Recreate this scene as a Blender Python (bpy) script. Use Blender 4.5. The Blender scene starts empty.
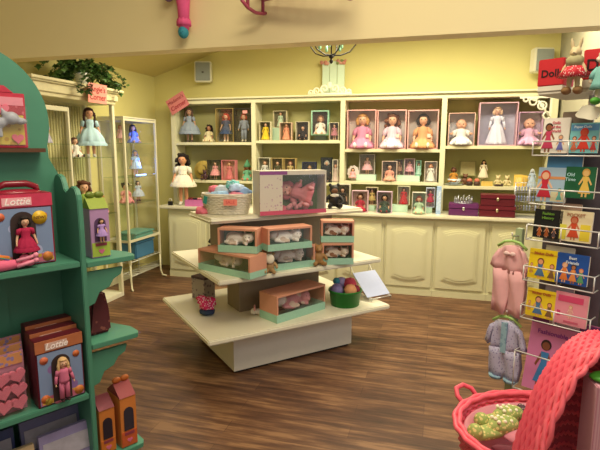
import bpy, bmesh, math, random
from math import sin, cos, pi, radians as R
from mathutils import Vector as V, Matrix, noise
random.seed(7)
S = bpy.context.scene
COL = S.collection

# ------------------------------------------------------------ camera, world, light
FPX, YAW, PITCH, ROLL = 488.0, R(15.35), R(8.85), R(.17)
fw = V((-sin(YAW)*cos(PITCH), cos(YAW)*cos(PITCH), -sin(PITCH)))
r0 = V((cos(YAW), sin(YAW), 0)); u0 = r0.cross(fw)
rt = cos(ROLL)*r0 + sin(ROLL)*u0; up = -sin(ROLL)*r0 + cos(ROLL)*u0
EYE = V((0, 0, 1.6))
cd = bpy.data.cameras.new('camera'); cam = bpy.data.objects.new('camera', cd); COL.objects.link(cam)
cd.sensor_width = 36; cd.lens = FPX/600*36; cd.clip_start = .05
cam.matrix_world = Matrix(((rt.x, up.x, -fw.x, EYE.x), (rt.y, up.y, -fw.y, EYE.y), (rt.z, up.z, -fw.z, EYE.z), (0, 0, 0, 1)))
S.camera = cam
S.view_settings.view_transform = 'Standard'; S.view_settings.look = 'None'
S.view_settings.exposure = 0.0; S.view_settings.gamma = 1; S.view_settings.use_curve_mapping = False
w = bpy.data.worlds.new('world'); S.world = w; w.use_nodes = True
w.node_tree.nodes['Background'].inputs[0].default_value = (1.0, .9, .72, 1)
w.node_tree.nodes['Background'].inputs[1].default_value = .42

def lamp(name, kind, loc, power, color, size=.3, size_y=None, aim=None, spot=None, blend=.6):
    l = bpy.data.lights.new(name, kind); l.energy = power; l.color = color
    if kind == 'AREA':
        l.size = size
        if size_y: l.shape = 'RECTANGLE'; l.size_y = size_y
    else: l.shadow_soft_size = size
    if spot: l.spot_size = R(spot); l.spot_blend = blend
    o = bpy.data.objects.new(name, l); COL.objects.link(o); o.location = loc
    if aim: o.rotation_euler = (V(aim)-V(loc)).to_track_quat('-Z', 'Y').to_euler()
    return o
WARM = (1, .9, .66)
lamp('ceiling_light', 'AREA', (-2.3, 4.55, 2.62), 34, WARM, .9, .5)
lamp('ceiling_light', 'AREA', (-.5, 4.5, 2.9), 60, WARM, .9, .5)
lamp('ceiling_light', 'AREA', (.55, 4.6, 2.9), 40, WARM, .9, .5)
lamp('front_fill', 'AREA', (-.3, 1.2, 3.3), 52, (1, .88, .64), 1.2, .6)  # soft unseen fill added over the front of the shop
lamp('front_fill', 'AREA', (.3, .0, 3.0), 14, (1, .86, .68), 1.0, .6)
lamp('front_fill', 'AREA', (.1, 1.9, 4.0), 24, (1, .9, .68), 1.4, .5, aim=(-.3, 3.2, 3.0))  # unseen fill added to brighten the beam face
lamp('window_daylight', 'AREA', (1.9, 2.4, 1.9), 16, (.72, .8, 1), .8, 1.2, aim=(.2, 4.2, .8))

# ------------------------------------------------------------ helpers
def ray(px, py): return fw + rt*((px-300)/FPX) + up*((225-py)/FPX)
def onY(px, py, y): d = ray(px, py); return EYE + d*(y/d.y)
def onZ(px, py, z): d = ray(px, py); return EYE + d*((z-EYE.z)/d.z)
def onX(px, py, x): d = ray(px, py); return EYE + d*(x/d.x)
def lin(h):
    h = h.lstrip('#'); c = [int(h[i:i+2], 16)/255 for i in (0, 2, 4)]
    return tuple((x/12.92 if x <= .04045 else ((x+.055)/1.055)**2.4) for x in c) + (1,)
MATS = {}
def mat(color, rough=.6, metal=0, var=.08, scale=30, bump=0, spec=.4, emit=0, sub=0):
    k = (color, rough, metal, var, scale, bump, emit)
    if k in MATS: return MATS[k]
    m = bpy.data.materials.new('m_'+color.strip('#')); m.use_nodes = True; nt = m.node_tree; b = nt.nodes['Principled BSDF']
    c = lin(color); b.inputs['Roughness'].default_value = rough; b.inputs['Metallic'].default_value = metal
    b.inputs['Specular IOR Level'].default_value = spec
    if emit:
        b.inputs['Emission Color'].default_value = c; b.inputs['Emission Strength'].default_value = emit
    tc = nt.nodes.new('ShaderNodeTexCoord'); n = nt.nodes.new('ShaderNodeTexNoise'); n.inputs['Scale'].default_value = scale; n.inputs['Detail'].default_value = 3
    nt.links.new(tc.outputs['Object'], n.inputs['Vector'])
    mx = nt.nodes.new('ShaderNodeMix'); mx.data_type = 'RGBA'
    mx.inputs[6].default_value = tuple(x*(1-var) for x in c[:3])+(1,); mx.inputs[7].default_value = tuple(min(1, x*(1+var)) for x in c[:3])+(1,)
    nt.links.new(n.outputs['Fac'], mx.inputs[0]); nt.links.new(mx.outputs[2], b.inputs['Base Color'])
    if bump:
        bp = nt.nodes.new('ShaderNodeBump'); bp.inputs['Strength'].default_value = bump; bp.inputs['Distance'].default_value = .01
        nt.links.new(n.outputs['Fac'], bp.inputs['Height']); nt.links.new(bp.outputs[0], b.inputs['Normal'])
    MATS[k] = m; return m
def glass(name='clear_pane', refl=.08, tint=(1, 1, 1, 1)):
    if name in MATS: return MATS[name]
    m = bpy.data.materials.new(name); m.use_nodes = True; nt = m.node_tree; nt.nodes.clear()
    o = nt.nodes.new('ShaderNodeOutputMaterial'); a = nt.nodes.new('ShaderNodeBsdfTransparent'); g = nt.nodes.new('ShaderNodeBsdfGlossy'); x = nt.nodes.new('ShaderNodeMixShader')
    a.inputs[0].default_value = tint; g.inputs['Roughness'].default_value = .12; x.inputs[0].default_value = refl
    nt.links.new(a.outputs[0], x.inputs[1]); nt.links.new(g.outputs[0], x.inputs[2]); nt.links.new(x.outputs[0], o.inputs[0])
    MATS[name] = m; return m
def spotted(c1, c2, scale=40, size=.3, name=None):
    k = ('sp', c1, c2, scale, size)
    if k in MATS: return MATS[k]
    m = bpy.data.materials.new('m_print'); m.use_nodes = True; nt = m.node_tree; b = nt.nodes['Principled BSDF']; b.inputs['Roughness'].default_value = .7
    tc = nt.nodes.new('ShaderNodeTexCoord'); v = nt.nodes.new('ShaderNodeTexVoronoi'); v.inputs['Scale'].default_value = scale
    r = nt.nodes.new('ShaderNodeMath'); r.operation = 'LESS_THAN'; r.inputs[1].default_value = size
    mx = nt.nodes.new('ShaderNodeMix'); mx.data_type = 'RGBA'; mx.inputs[6].default_value = lin(c1); mx.inputs[7].default_value = lin(c2)
    nt.links.new(tc.outputs['Object'], v.inputs['Vector']); nt.links.new(v.outputs['Distance'], r.inputs[0]); nt.links.new(r.outputs[0], mx.inputs[0]); nt.links.new(mx.outputs[2], b.inputs['Base Color'])
    MATS[k] = m; return m
def striped(c1, c2, scale=60):
    k = ('st', c1, c2, scale)
    if k in MATS: return MATS[k]
    m = bpy.data.materials.new('m_stripe'); m.use_nodes = True; nt = m.node_tree; b = nt.nodes['Principled BSDF']; b.inputs['Roughness'].default_value = .6
    tc = nt.nodes.new('ShaderNodeTexCoord'); v = nt.nodes.new('ShaderNodeTexWave'); v.inputs['Scale'].default_value = scale
    mx = nt.nodes.new('ShaderNodeMix'); mx.data_type = 'RGBA'; mx.inputs[6].default_value = lin(c1); mx.inputs[7].default_value = lin(c2)
    nt.links.new(tc.outputs['Object'], v.inputs['Vector']); nt.links.new(v.outputs['Fac'], mx.inputs[0]); nt.links.new(mx.outputs[2], b.inputs['Base Color'])
    MATS[k] = m; return m

def link(name, me, parent=None, m=None, loc=(0, 0, 0), rot=(0, 0, 0), sc=1):
    o = bpy.data.objects.new(name, me); COL.objects.link(o); o.parent = parent
    o.location = loc; o.rotation_euler = rot; o.scale = (sc, sc, sc) if isinstance(sc, (int, float)) else sc
    if m is not None and me is not None:
        if len(me.materials) == 0: me.materials.append(None)
        o.material_slots[0].link = 'OBJECT'; o.material_slots[0].material = m
    return o
def tag(o, label, cat, group=None, kind=None):
    o['label'] = label; o['category'] = cat
    if group: o['group'] = group
    if kind: o['kind'] = kind
    return o
def thing(name, label, cat, loc=(0, 0, 0), rz=0, group=None):
    o = bpy.data.objects.new(name, None); COL.objects.link(o); o.location = loc; o.rotation_euler = (0, 0, rz); o.empty_display_size = .05
    return tag(o, label, cat, group)

class MB:
    def __init__(s): s.b = bmesh.new(); s.i = 0; s.T = Matrix.Identity(4)
    def _fin(s, vs, M=None, smooth=False):
        if M is not None:
            for v in vs: v.co = M @ v.co
        for v in vs: v.co = s.T @ v.co
        fs = set(f for v in vs for f in v.link_faces)
        for f in fs: f.material_index = s.i; f.smooth = smooth
        return s
    def box(s, x0, x1, y0, y1, z0, z1, M=None):
        vs = [s.b.verts.new((x, y, z)) for x in (x0, x1) for y in (y0, y1) for z in (z0, z1)]
        for q in ((0, 1, 3, 2), (4, 6, 7, 5), (0, 4, 5, 1), (2, 3, 7, 6), (0, 2, 6, 4), (1, 5, 7, 3)): s.b.faces.new([vs[k] for k in q])
        return s._fin(vs, M)
    def sph(s, c, r, M=None, n=14, ns=None):
        if isinstance(r, (int, float)): r = (r, r, r)
        g = bmesh.ops.create_uvsphere(s.b, u_segments=n, v_segments=max(6, n*2//3), radius=1)['verts']
        for v in g:
            v.co = V((v.co.x*r[0], v.co.y*r[1], v.co.z*r[2]))
            if ns: v.co *= 1+ns*noise.noise(v.co*(3/max(r))+V(c)*9)
            v.co += V(c)
        return s._fin(g, M, True)
    def tube(s, pts, r, n=6, closed=False, M=None, cap=True):
        pts = [V(p) for p in pts]; L = len(pts); rs = r if isinstance(r, (list, tuple)) else [r]*L
        rings = []; prev = None; allv = []
        for i, p in enumerate(pts):
            if closed: t = pts[(i+1) % L]-pts[i-1]
            else: t = pts[min(i+1, L-1)]-pts[max(i-1, 0)]
            t.normalize()
            if prev is None:
                a = V((0, 0, 1)) if abs(t.z) < .9 else V((1, 0, 0)); prev = t.cross(a).normalized()
            prev = (prev - t*prev.dot(t)); prev = prev.normalized() if prev.length > 1e-6 else t.orthogonal().normalized()
            q = t.cross(prev)
            ring = [s.b.verts.new(p + (prev*cos(2*pi*k/n)+q*sin(2*pi*k/n))*rs[i]) for k in range(n)]
            rings.append(ring); allv += ring
        for i in range(L if closed else L-1):
            A, B = rings[i], rings[(i+1) % L]
            for k in range(n): s.b.faces.new((A[k], A[(k+1) % n], B[(k+1) % n], B[k]))
        if not closed and cap and n > 2: s.b.faces.new(rings[0][::-1]); s.b.faces.new(rings[-1])
        return s._fin(allv, M, True)
    def cyl(s, p0, p1, r0, r1=None, n=16, M=None): return s.tube([p0, p1], [r0, r1 if r1 is not None else r0], n, M=M)
    def lathe(s, prof, n=24, M=None, ruf=0, k=8, ph=0, sx=1, sy=1, cap=True):
        rings = []; allv = []
        for j, (r, z) in enumerate(prof):
            f = ruf*(j/(len(prof)-1)) if ruf else 0
            ring = [s.b.verts.new((r*(1+f*sin(k*a+ph))*cos(a)*sx, r*(1+f*sin(k*a+ph))*sin(a)*sy, z)) for a in [2*pi*q/n for q in range(n)]]
            rings.append(ring); allv += ring
        for A, B in zip(rings, rings[1:]):
            for q in range(n): s.b.faces.new((A[q], A[(q+1) % n], B[(q+1) % n], B[q]))
        if cap: s.b.faces.new(rings[0][::-1]); s.b.faces.new(rings[-1])
        return s._fin(allv, M, True)
    def prism(s, pts, d, M=None):      # polygon in local XZ, thickness along +Y from 0 to d
        a = [s.b.verts.new((x, 0, z)) for x, z in pts]; b = [s.b.verts.new((x, d, z)) for x, z in pts]
        s.b.faces.new(a); s.b.faces.new(b[::-1]); n = len(pts)
        for i in range(n): s.b.faces.new((a[i], b[i], b[(i+1) % n], a[(i+1) % n]))
        return s._fin(a+b, M)
    def mesh(s, name='m', bevel=0):
        bmesh.ops.recalc_face_normals(s.b, faces=s.b.faces)
        if bevel:
            es = [e for e in s.b.edges if len(e.link_faces) == 2 and e.calc_face_angle(0) > .9]
            bmesh.ops.bevel(s.b, geom=es, offset=bevel, segments=2, affect='EDGES', clamp_overlap=True)
        me = bpy.data.meshes.new(name); s.b.to_mesh(me); s.b.free(); return me
    def done(s, name, mats, parent=None, bevel=0, loc=(0, 0, 0), rot=(0, 0, 0)):
        me = s.mesh(name, bevel)
        for m in (mats if isinstance(mats, (list, tuple)) else [mats]): me.materials.append(m)
        o = bpy.data.objects.new(name, me); COL.objects.link(o); o.parent = parent; o.location = loc; o.rotation_euler = rot
        return o
def remeshed(mb, vox, smooth=3):
    me = mb.mesh('tmp'); o = bpy.data.objects.new('tmp', me); COL.objects.link(o)
    r = o.modifiers.new('r', 'REMESH'); r.mode = 'VOXEL'; r.voxel_size = vox; r.use_smooth_shade = True
    if smooth: q = o.modifiers.new('s', 'SMOOTH'); q.iterations = smooth; q.factor = .5
    dg = bpy.context.evaluated_depsgraph_get(); dg.update()
    out = bpy.data.meshes.new_from_object(o.evaluated_get(dg)); bpy.data.objects.remove(o)
    out.materials.clear(); return out
TXT = {}
def text(s, parent, m, loc, size, rot=(pi/2, 0, 0), name='lettering', ext=.0006, bold=0, align='CENTER', shear=0):
    k = (s, size, ext, bold, align, shear)
    if k not in TXT:
        c = bpy.data.curves.new('t', 'FONT'); c.body = s; c.size = size; c.extrude = ext; c.align_x = align; c.align_y = 'CENTER'; c.offset = bold; c.shear = shear; c.resolution_u = 3
        o = bpy.data.objects.new('t', c); COL.objects.link(o)
        dg = bpy.context.evaluated_depsgraph_get(); dg.update()
        TXT[k] = bpy.data.meshes.new_from_object(o.evaluated_get(dg)); TXT[k].materials.clear(); bpy.data.objects.remove(o)
    return link(name, TXT[k], parent, m, loc, rot)

# ------------------------------------------------------------ the room
XL, XR, YB, ZS = -3.62, 1.22, 5.9, .30
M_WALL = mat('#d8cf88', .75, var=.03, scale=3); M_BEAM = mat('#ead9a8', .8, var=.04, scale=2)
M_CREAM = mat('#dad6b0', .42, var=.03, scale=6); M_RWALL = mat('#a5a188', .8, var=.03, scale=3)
def floor_mat():
    m = bpy.data.materials.new('plank_floor'); m.use_nodes = True; nt = m.node_tree; N = nt.nodes.new; L = nt.links.new; b = nt.nodes['Principled BSDF']
    tc = N('ShaderNodeTexCoord'); mp = N('ShaderNodeMapping'); L(tc.outputs['Object'], mp.inputs[0])
    br = N('ShaderNodeTexBrick'); br.inputs['Scale'].default_value = 1; br.inputs['Brick Width'].default_value = 1.1; br.inputs['Row Height'].default_value = .125
    br.inputs['Mortar Size'].default_value = .002; br.inputs['Color1'].default_value = (.2, .2, .2, 1); br.inputs['Color2'].default_value = (.8, .8, .8, 1); br.inputs['Mortar'].default_value = (0, 0, 0, 1); br.inputs['Bias'].default_value = 0
    br.offset = .37; L(mp.outputs[0], br.inputs[0])
    m2 = N('ShaderNodeMapping'); m2.inputs['Scale'].default_value = (1.1, 13, 1); L(tc.outputs['Object'], m2.inputs[0])
    n1 = N('ShaderNodeTexNoise'); n1.inputs['Scale'].default_value = 2.2; n1.inputs['Detail'].default_value = 6; n1.inputs['Roughness'].default_value = .65; L(m2.outputs[0], n1.inputs['Vector'])
    m3 = N('ShaderNodeMapping'); m3.inputs['Scale'].default_value = (1.4, 4, 1); L(tc.outputs['Object'], m3.inputs[0])
    n2 = N('ShaderNodeTexNoise'); n2.inputs['Scale'].default_value = 1.6; n2.inputs['Detail'].default_value = 3; L(m3.outputs[0], n2.inputs['Vector'])
    a = N('ShaderNodeMath'); a.operation = 'MULTIPLY_ADD'; a.inputs[1].default_value = .22; L(br.outputs['Color'], a.inputs[0]); L(n1.outputs['Fac'], a.inputs[2])
    c = N('ShaderNodeMath'); c.operation = 'MULTIPLY_ADD'; c.inputs[1].default_value = .5; L(n2.outputs['Fac'], c.inputs[0]); L(a.outputs[0], c.inputs[2])
    r = N('ShaderNodeValToRGB'); e = r.color_ramp.elements; e[0].position = .52; e[0].color = lin('#2a1b14'); e[1].position = 1.18; e[1].color = lin('#8a6648')
    q = e.new(.78); q.color = lin('#573a2a'); q = e.new(.92); q.color = lin('#715038')
    L(c.outputs[0], r.inputs[0]); L(r.outputs[0], b.inputs['Base Color']); b.inputs['Roughness'].default_value = .42; b.inputs['Specular IOR Level'].default_value = .35
    bp = N('ShaderNodeBump'); bp.inputs['Strength'].default_value = .15; bp.inputs['Distance'].default_value = .004; L(n1.outputs['Fac'], bp.inputs['Height']); L(bp.outputs[0], b.inputs['Normal'])
    return m
def struct(o): o['kind'] = 'structure'; return o
def ceil_z(x): return 2.53+ZS*(x-XL)
b = MB(); b.box(XL-.1, XR+1.6, -1.6, YB+.1, -.06, 0); struct(b.done('floor', floor_mat()))
b = MB(); b.prism([(XL-.1, -.05), (XR+.1, -.05), (XR+.1, ceil_z(XR)+.1), (XL-.1, ceil_z(XL)+.0)], .1); o = struct(b.done('wall_back', M_WALL)); o.location = (0, YB, 0)
b = MB(); b.box(XL-.1, XL, -1.6, 3.2, -.05, 4.25); b.box(XL-.1, XL, 3.2, YB, -.05, 2.6); struct(b.done('wall_left', M_WALL))
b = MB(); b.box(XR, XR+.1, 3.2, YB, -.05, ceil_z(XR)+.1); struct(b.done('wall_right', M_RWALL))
b = MB(); b.prism([(XL-.1, ceil_z(XL)-.03), (XR+.1, ceil_z(XR)+.03), (XR+.1, ceil_z(XR)+.1), (XL-.1, ceil_z(XL)+.05)], YB-3.3); o = struct(b.done('ceiling', mat('#cfbf80', .85, var=.02, scale=3))); o.location = (0, 3.3, 0)
b = MB(); b.box(XL, XR+1.6, 3.2, 3.34, 2.285, 4.2); struct(b.done('wall_beam', M_BEAM))
b = MB(); b.box(XL, XR+1.6, -1.6, 3.2, 4.2, 4.3); struct(b.done('ceiling_front', mat('#d8d0b8', .85, var=.02)))
b = MB(); b.box(XL, XL+.012, 3.3, YB, 0, .09); struct(b.done('baseboard_left', M_CREAM))

# ------------------------------------------------------------ base cabinets, counter, hutch
CX0, CX1 = -3.24, 1.2
doors = [-3.17, -2.63, -2.09, -1.56, -1.03, -.485, .05, .605]
def door_mesh(w, h):
    b = MB(); b.box(0, w, -.018, 0, 0, h)
    def ring(i, dep, y):
        n = 12; p = []
        x0, x1, z0, z1 = i, w-i, i, h-i; s = .035
        for k in range(n+1): t = k/n; p.append((x0+(x1-x0)*t, z0 + s*(sin(pi*t)-1)*-1 - s*.0))
        for k in range(n+1): t = k/n; p.append((x1-(x1-x0)*t, z1-s+s*sin(pi*t)))
        b.prism(p, dep, Matrix.Translation((0, y, 0)))
    ring(.062, .006, -.024); ring(.078, .006, -.030) ; ring(.1, .004, -.034)
    return b.mesh('door', 0)
DM = door_mesh(.49, .72)
for i, x in enumerate(doors):
    n = len(doors)
    where = ['far left, beside the glass curio case', 'second from the curio case', 'third from the curio case, behind the display table', 'fourth from the curio case, behind the display table', 'beside the right end of the display table', 'under the mint-based doll boxes', 'under the purple crown box', 'rightmost, behind the pink outfit'][i]
    t = thing('base_cabinet', 'cream base cabinet with arched raised-panel door, '+where, 'cabinet', (x-.025, 5.40, 0), 0, 'base cabinets along the back wall')
    x1 = (doors[i+1]-.025 if i < n-1 else CX1) - (x-.025)
    b = MB(); b.box(.001, x1-.001, 0, .49, .07, .862); b.box(.001, x1-.001, .03, .49, 0, .07); b.done('cabinet_body', M_CREAM, t)
    link('door', DM, t, M_CREAM, (.025, -.001, .1)); 
    b = MB(); b.box(.001, x1-.001, -.012, 0, .0, .07); b.done('toe_board', M_CREAM, t)
b = MB(); b.box(CX0-.06, CX1, 5.34, 5.895, .864, .9); tag(b.done('counter_top', mat('#dbd6bc', .3, var=.03), bevel=.008), 'long cream countertop running over the base cabinets along the back wall', 'countertop')
stiles = [(-3.24, -3.18), (-2.16, -2.105), (-1.07, -1.015), (.045, .1), (1.13, 1.19)]
HT = 2.2; HY = 5.63
shelfz = [(1.68, 1.21), (1.70, 1.21), (1.60, 1.235), (1.64, 1.205)]
hut = thing('hutch', 'tall cream open shelving hutch with four bays standing on the countertop', 'shelving unit', (0, HY, .901))
b = MB(); b.box(stiles[0][0], stiles[-1][1], .245, .262, 0, HT-.901); b.done('back_panel', mat('#a8a46c', .6, var=.03, scale=4), hut)  # wall paint darkened, the shade inside the bays put into the colour
for a, c in stiles:
    b = MB(); b.box(a, c, 0, .245, 0, HT-.95); b.done('upright', M_CREAM, hut, bevel=.003)
b = MB(); b.box(stiles[0][0], stiles[-1][1], 0, .245, HT-.955, HT-.905); b.box(stiles[0][0]-.01, stiles[-1][1]+.01, -.03, .26, HT-.905, HT-.885); b.done('top_rail', M_CREAM, hut, bevel=.003)
for k, zz in enumerate(shelfz):
    for z in zz:
        b = MB(); b.box(stiles[k][1], stiles[k+1][0], .002, .244, z-.901-.035, z-.901); b.done('shelf', M_CREAM, hut, bevel=.003)
# fretwork corner bracket
b = MB(); br_m = mat('#e4e2cc', .5)
for c, r in (((1.04, 2.05), .04), ((.95, 2.09), .034), ((1.09, 1.95), .034), ((1.04, 2.05), .014), ((.88, 2.115), .022), ((1.105, 1.88), .02)):
    b.tube([(c[0]+r*cos(a), .01, c[1]+r*sin(a)-.901) for a in [k*pi/8 for k in range(16)]], .011, 5, closed=True)
b.tube([(.9, .01, 2.135-.901), (.96, .01, 2.1-.901), (1.0, .01, 2.13-.901)], .01, 5); b.tube([(1.0, .01, 2.1-.901), (1.12, .01, 1.93-.901)], .012, 5)
b.box(.82, 1.13, .004, .016, 2.125-.901, 2.15-.901); b.box(1.11, 1.13, .004, .016, 1.83-.901, 2.124-.901)
b.done('fretwork_bracket', br_m, hut)

# carved scroll pediment and louvred panel on top of the hutch
t = thing('scroll_pediment', 'white carved scroll ornament standing on top of the hutch centre', 'ornament', (-1.21, 5.68, 2.217))
b = MB()
def spiral(b, cx, cz, r, s, ph=0, rr=.012, turns=1.4):
    b.tube([(cx+s*r*(1-k/22)*cos(ph+k*turns*2*pi/20), 0, cz+r*(1-k/22)*sin(ph+k*turns*2*pi/20)) for k in range(20)], [rr*(1-k/40) for k in range(20)], 6)
for s in (-1, 1):
    spiral(b, s*.06, .07, .05, s, -1.2, .016); spiral(b, s*.15, .05, .042, s, -1.0, .013); spiral(b, s*.22, .035, .03, s, -.8, .011)
b.tube([(-.26, 0, .012), (.26, 0, .012)], .014, 6); b.sph((0, 0, .11), (.03, .014, .04))
b.done('scrollwork', mat('#f0ecd0', .5), t)
t = thing('decorative_panel', 'pale mint three-fold panel with pink flower corners behind the white scroll ornament', 'decoration', (-1.2, 5.84, 2.217))
b = MB()
for k in range(3): b.box(-.132+k*.09, -.048+k*.09, -.008, .008, .0, .40)
b.done('panel_boards', mat('#cfe3c6', .6, var=.05), t)
for k in range(16):
    s = -1 if k % 2 else 1; b = MB()
    b.sph((s*(.15-random.random()*.1), -.015, .37+random.random()*.05), .016+random.random()*.008, n=8)
    b.done('flower', mat(random.choice(['#c98a78', '#7d8a52', '#d8a090']), .7), t)
# speakers
for (x, z), lab in (((-2.855, 2.55), 'white wall speaker with grey grille, left above the bays of red-haired dolls'), ((1.03, 2.52), 'white wall speaker with grey grille beside the red header signs')):
    t = thing('wall_speaker', lab, 'speaker', (x, 5.8, z), R(18), 'wall speakers above the hutch')
    b = MB(); b.box(-.105, .105, -.06, .05, -.125, .125); b.done('speaker_case', mat('#d9d6bd', .5), t, bevel=.012)
    b = MB(); b.box(-.088, .088, -.07, -.06, -.108, .108); b.done('grille', mat('#8d948c', .8), t, bevel=.004)
    b = MB(); b.box(-.012, .012, -.074, -.07, -.02, .0); b.done('badge', mat('#4a4438', .5), t)
    b = MB(); b.cyl((.06, .05, 0), (.09, .13, 0), .02); b.done('wall_bracket', mat('#cfc9a8', .5), t)

# chandelier behind the beam
t = thing('chandelier', 'black wrought iron chandelier hanging behind the beam', 'chandelier', (-.905, 4.3, 2.33))
b = MB(); b.tube([(0, 0, .0), (0, 0, 1.06)], .006, 6); b.sph((0, 0, .06), (.022, .022, .02)); b.sph((0, 0, .02), (.016, .016, .02)); b.sph((0, 0, .35), .03)
b.done('stem', mat('#1d1712', .5), t)
for k in range(5):
    a = k*2*pi/5+.3; b = MB(); b.tube([(cos(a)*r, sin(a)*r, z) for r, z in ((.01, .07), (.08, .07), (.16, .10), (.21, .16), (.22, .24))], .006, 6); b.cyl((cos(a)*.22, sin(a)*.22, .24), (cos(a)*.22, sin(a)*.22, .26), .03, .035, 10)
    ar = b.done('arm', mat('#1d1712', .5), t)
    b = MB(); b.cyl((cos(a)*.22, sin(a)*.22, .26), (cos(a)*.22, sin(a)*.22, .34), .012, .012, 10); b.done('candle', mat('#efe6c8', .5), ar)
for k in range(5):
    b = MB(); a = k*2*pi/5-.3; b.sph((cos(a)*.1, sin(a)*.1, .14), (.014, .014, .03), n=8); b.tube([(cos(a)*.1, sin(a)*.1, .17), (0, 0, .3)], .0015, 4); b.done('glass_drop', mat('#9fd8b8', .2), t)

# ------------------------------------------------------------ dolls and soft toys (unit height, facing -Y)
BODY = {}
def body(kind):
    if kind in BODY: return BODY[kind]
    b = MB(); vox = .014
    if kind == 'stand':
        b.sph((0, 0, .885), (.082, .085, .1)); b.sph((0, -.083, .875), (.012, .014, .014)); b.cyl((0, .01, .74), (0, .005, .82), .032)
        for s in (-1, 1): b.sph((s*.083, .0, .88), (.012, .02, .024))
        b.sph((0, 0, .66), (.095, .06, .11)); b.sph((0, 0, .52), (.088, .066, .1))
        for s in (-1, 1):
            b.tube([(s*.07, 0, .73), (s*.125, 0, .69), (s*.165, -.01, .56), (s*.19, -.05, .45)], [.03, .032, .026, .019], 8)
            b.sph((s*.195, -.06, .42), (.017, .022, .032)); b.sph((s*.178, -.072, .43), (.009, .012, .018))
            b.tube([(s*.045, 0, .5), (s*.055, -.004, .28), (s*.058, .006, .16), (s*.058, 0, .03)], [.052, .04, .036, .026], 8)
            b.sph((s*.06, -.03, .02), (.028, .058, .02))
    elif kind == 'sit':
        b.sph((0, 0, .8), (.125, .13, .15)); b.sph((0, -.127, .785), (.018, .02, .02)); b.cyl((0, .01, .58), (0, 0, .7), .045)
        b.sph((0, 0, .45), (.135, .09, .18)); b.sph((0, 0, .2), (.15, .12, .17))
        for s in (-1, 1):
            b.tube([(s*.1, 0, .56), (s*.19, -.02, .45), (s*.24, -.09, .3), (s*.23, -.15, .2)], [.045, .045, .036, .028], 8); b.sph((s*.225, -.17, .16), (.026, .034, .04)); b.sph((s*.2, -.18, .18), (.014, .014, .02))
            b.tube([(s*.08, 0, .1), (s*.13, -.22, .09), (s*.15, -.42, .07)], [.085, .062, .042], 8); b.sph((s*.155, -.44, .1), (.04, .035, .065))
    elif kind == 'baby':
        b.sph((0, 0, .78), (.19, .18, .2)); b.sph((0, -.175, .76), (.022, .022, .02)); b.sph((0, 0, .4), (.19, .15, .25)); b.cyl((0, 0, .5), (0, 0, .68), .06)
        for s in (-1, 1): b.sph((s*.19, .0, .78), (.02, .04, .045)); b.sph((s*.09, -.13, .71), (.06, .05, .05))
        for s in (-1, 1):
            b.tube([(s*.13, 0, .55), (s*.26, -.04, .46), (s*.36, -.12, .42)], [.065, .06, .04], 8); b.sph((s*.39, -.15, .43), (.04, .045, .05)); b.sph((s*.36, -.18, .45), (.016, .016, .028))
            b.tube([(s*.08, 0, .2), (s*.2, -.2, .14), (s*.24, -.38, .08)], [.1, .085, .055], 8); b.sph((s*.25, -.42, .12), (.05, .04, .085))
        vox = .02
    elif kind == 'cat':    # curled sleeping animal, head towards -Y / +X
        b.sph((-.12, .02, .17), (.36, .2, .17)); b.sph((.25, -.08, .2), (.17, .16, .15)); b.sph((.27, -.22, .16), (.07, .06, .05))
        for s in (-1, 1): b.tube([(.25+s*.1, -.06, .28), (.25+s*.14, -.05, .42)], [.06, .008], 8)
        b.tube([(.1, -.12, .07), (.25, -.25, .05)], .05, 8); b.tube([(-.4, .05, .1), (-.45, -.12, .07), (-.25, -.22, .05), (-.05, -.24, .05)], [.05, .05, .05, .03], 8); b.tube([(-.2, -.1, .08), (-.05, -.24, .05)], .06, 8)
        vox = .022
    elif kind in ('bear', 'bunny'):
        b.sph((0, 0, .74), (.2, .18, .19)); b.sph((0, -.16, .69), (.085, .09, .07)); b.sph((0, 0, .33), (.22, .19, .29)); b.cyl((0, 0, .5), (0, 0, .65), .12)
        for s in (-1, 1):
            if kind == 'bear': b.sph((s*.16, .01, .92), (.075, .04, .08))
            else: b.tube([(s*.08, .02, .86), (s*.11, .03, 1.05), (s*.15, .02, 1.2)], [.05, .06, .02], 8)
            b.tube([(s*.16, 0, .5), (s*.3, -.08, .38), (s*.34, -.18, .26)], [.08, .075, .07], 8)
            b.tube([(s*.12, -.02, .13), (s*.2, -.25, .09), (s*.22, -.38, .1)], [.11, .1, .075], 8); b.sph((s*.22, -.42, .14), (.08, .05, .1))
        vox = .024
    elif kind == 'lamb':   # bunny standing on two legs
        b.sph((0, 0, .83), (.13, .12, .12)); b.sph((0, -.11, .8), (.06, .06, .05)); b.sph((0, 0, .5), (.14, .11, .24)); b.cyl((0, 0, .6), (0, 0, .8), .08)
        for s in (-1, 1):
            b.tube([(s*.06, .02, .92), (s*.09, .03, 1.06), (s*.11, .02, 1.16)], [.035, .042, .015], 8)
            b.tube([(s*.1, 0, .65), (s*.2, -.03, .5), (s*.24, -.05, .36)], [.05, .045, .045], 8); b.tube([(s*.07, 0, .35), (s*.09, 0, .06)], [.07, .05], 8); b.sph((s*.09, -.05, .04), (.05, .09, .045))
        vox = .02
    BODY[kind] = remeshed(b, vox, 2); return BODY[kind]
HEAD = {'stand': (0, 0, .885, .085, .1), 'sit': (0, 0, .8, .13, .15), 'baby': (0, 0, .78, .19, .2), 'bear': (0, 0, .74, .19, .19), 'bunny': (0, 0, .74, .19, .19), 'lamb': (0, 0, .83, .125, .12)}
HAIR = {}
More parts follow.
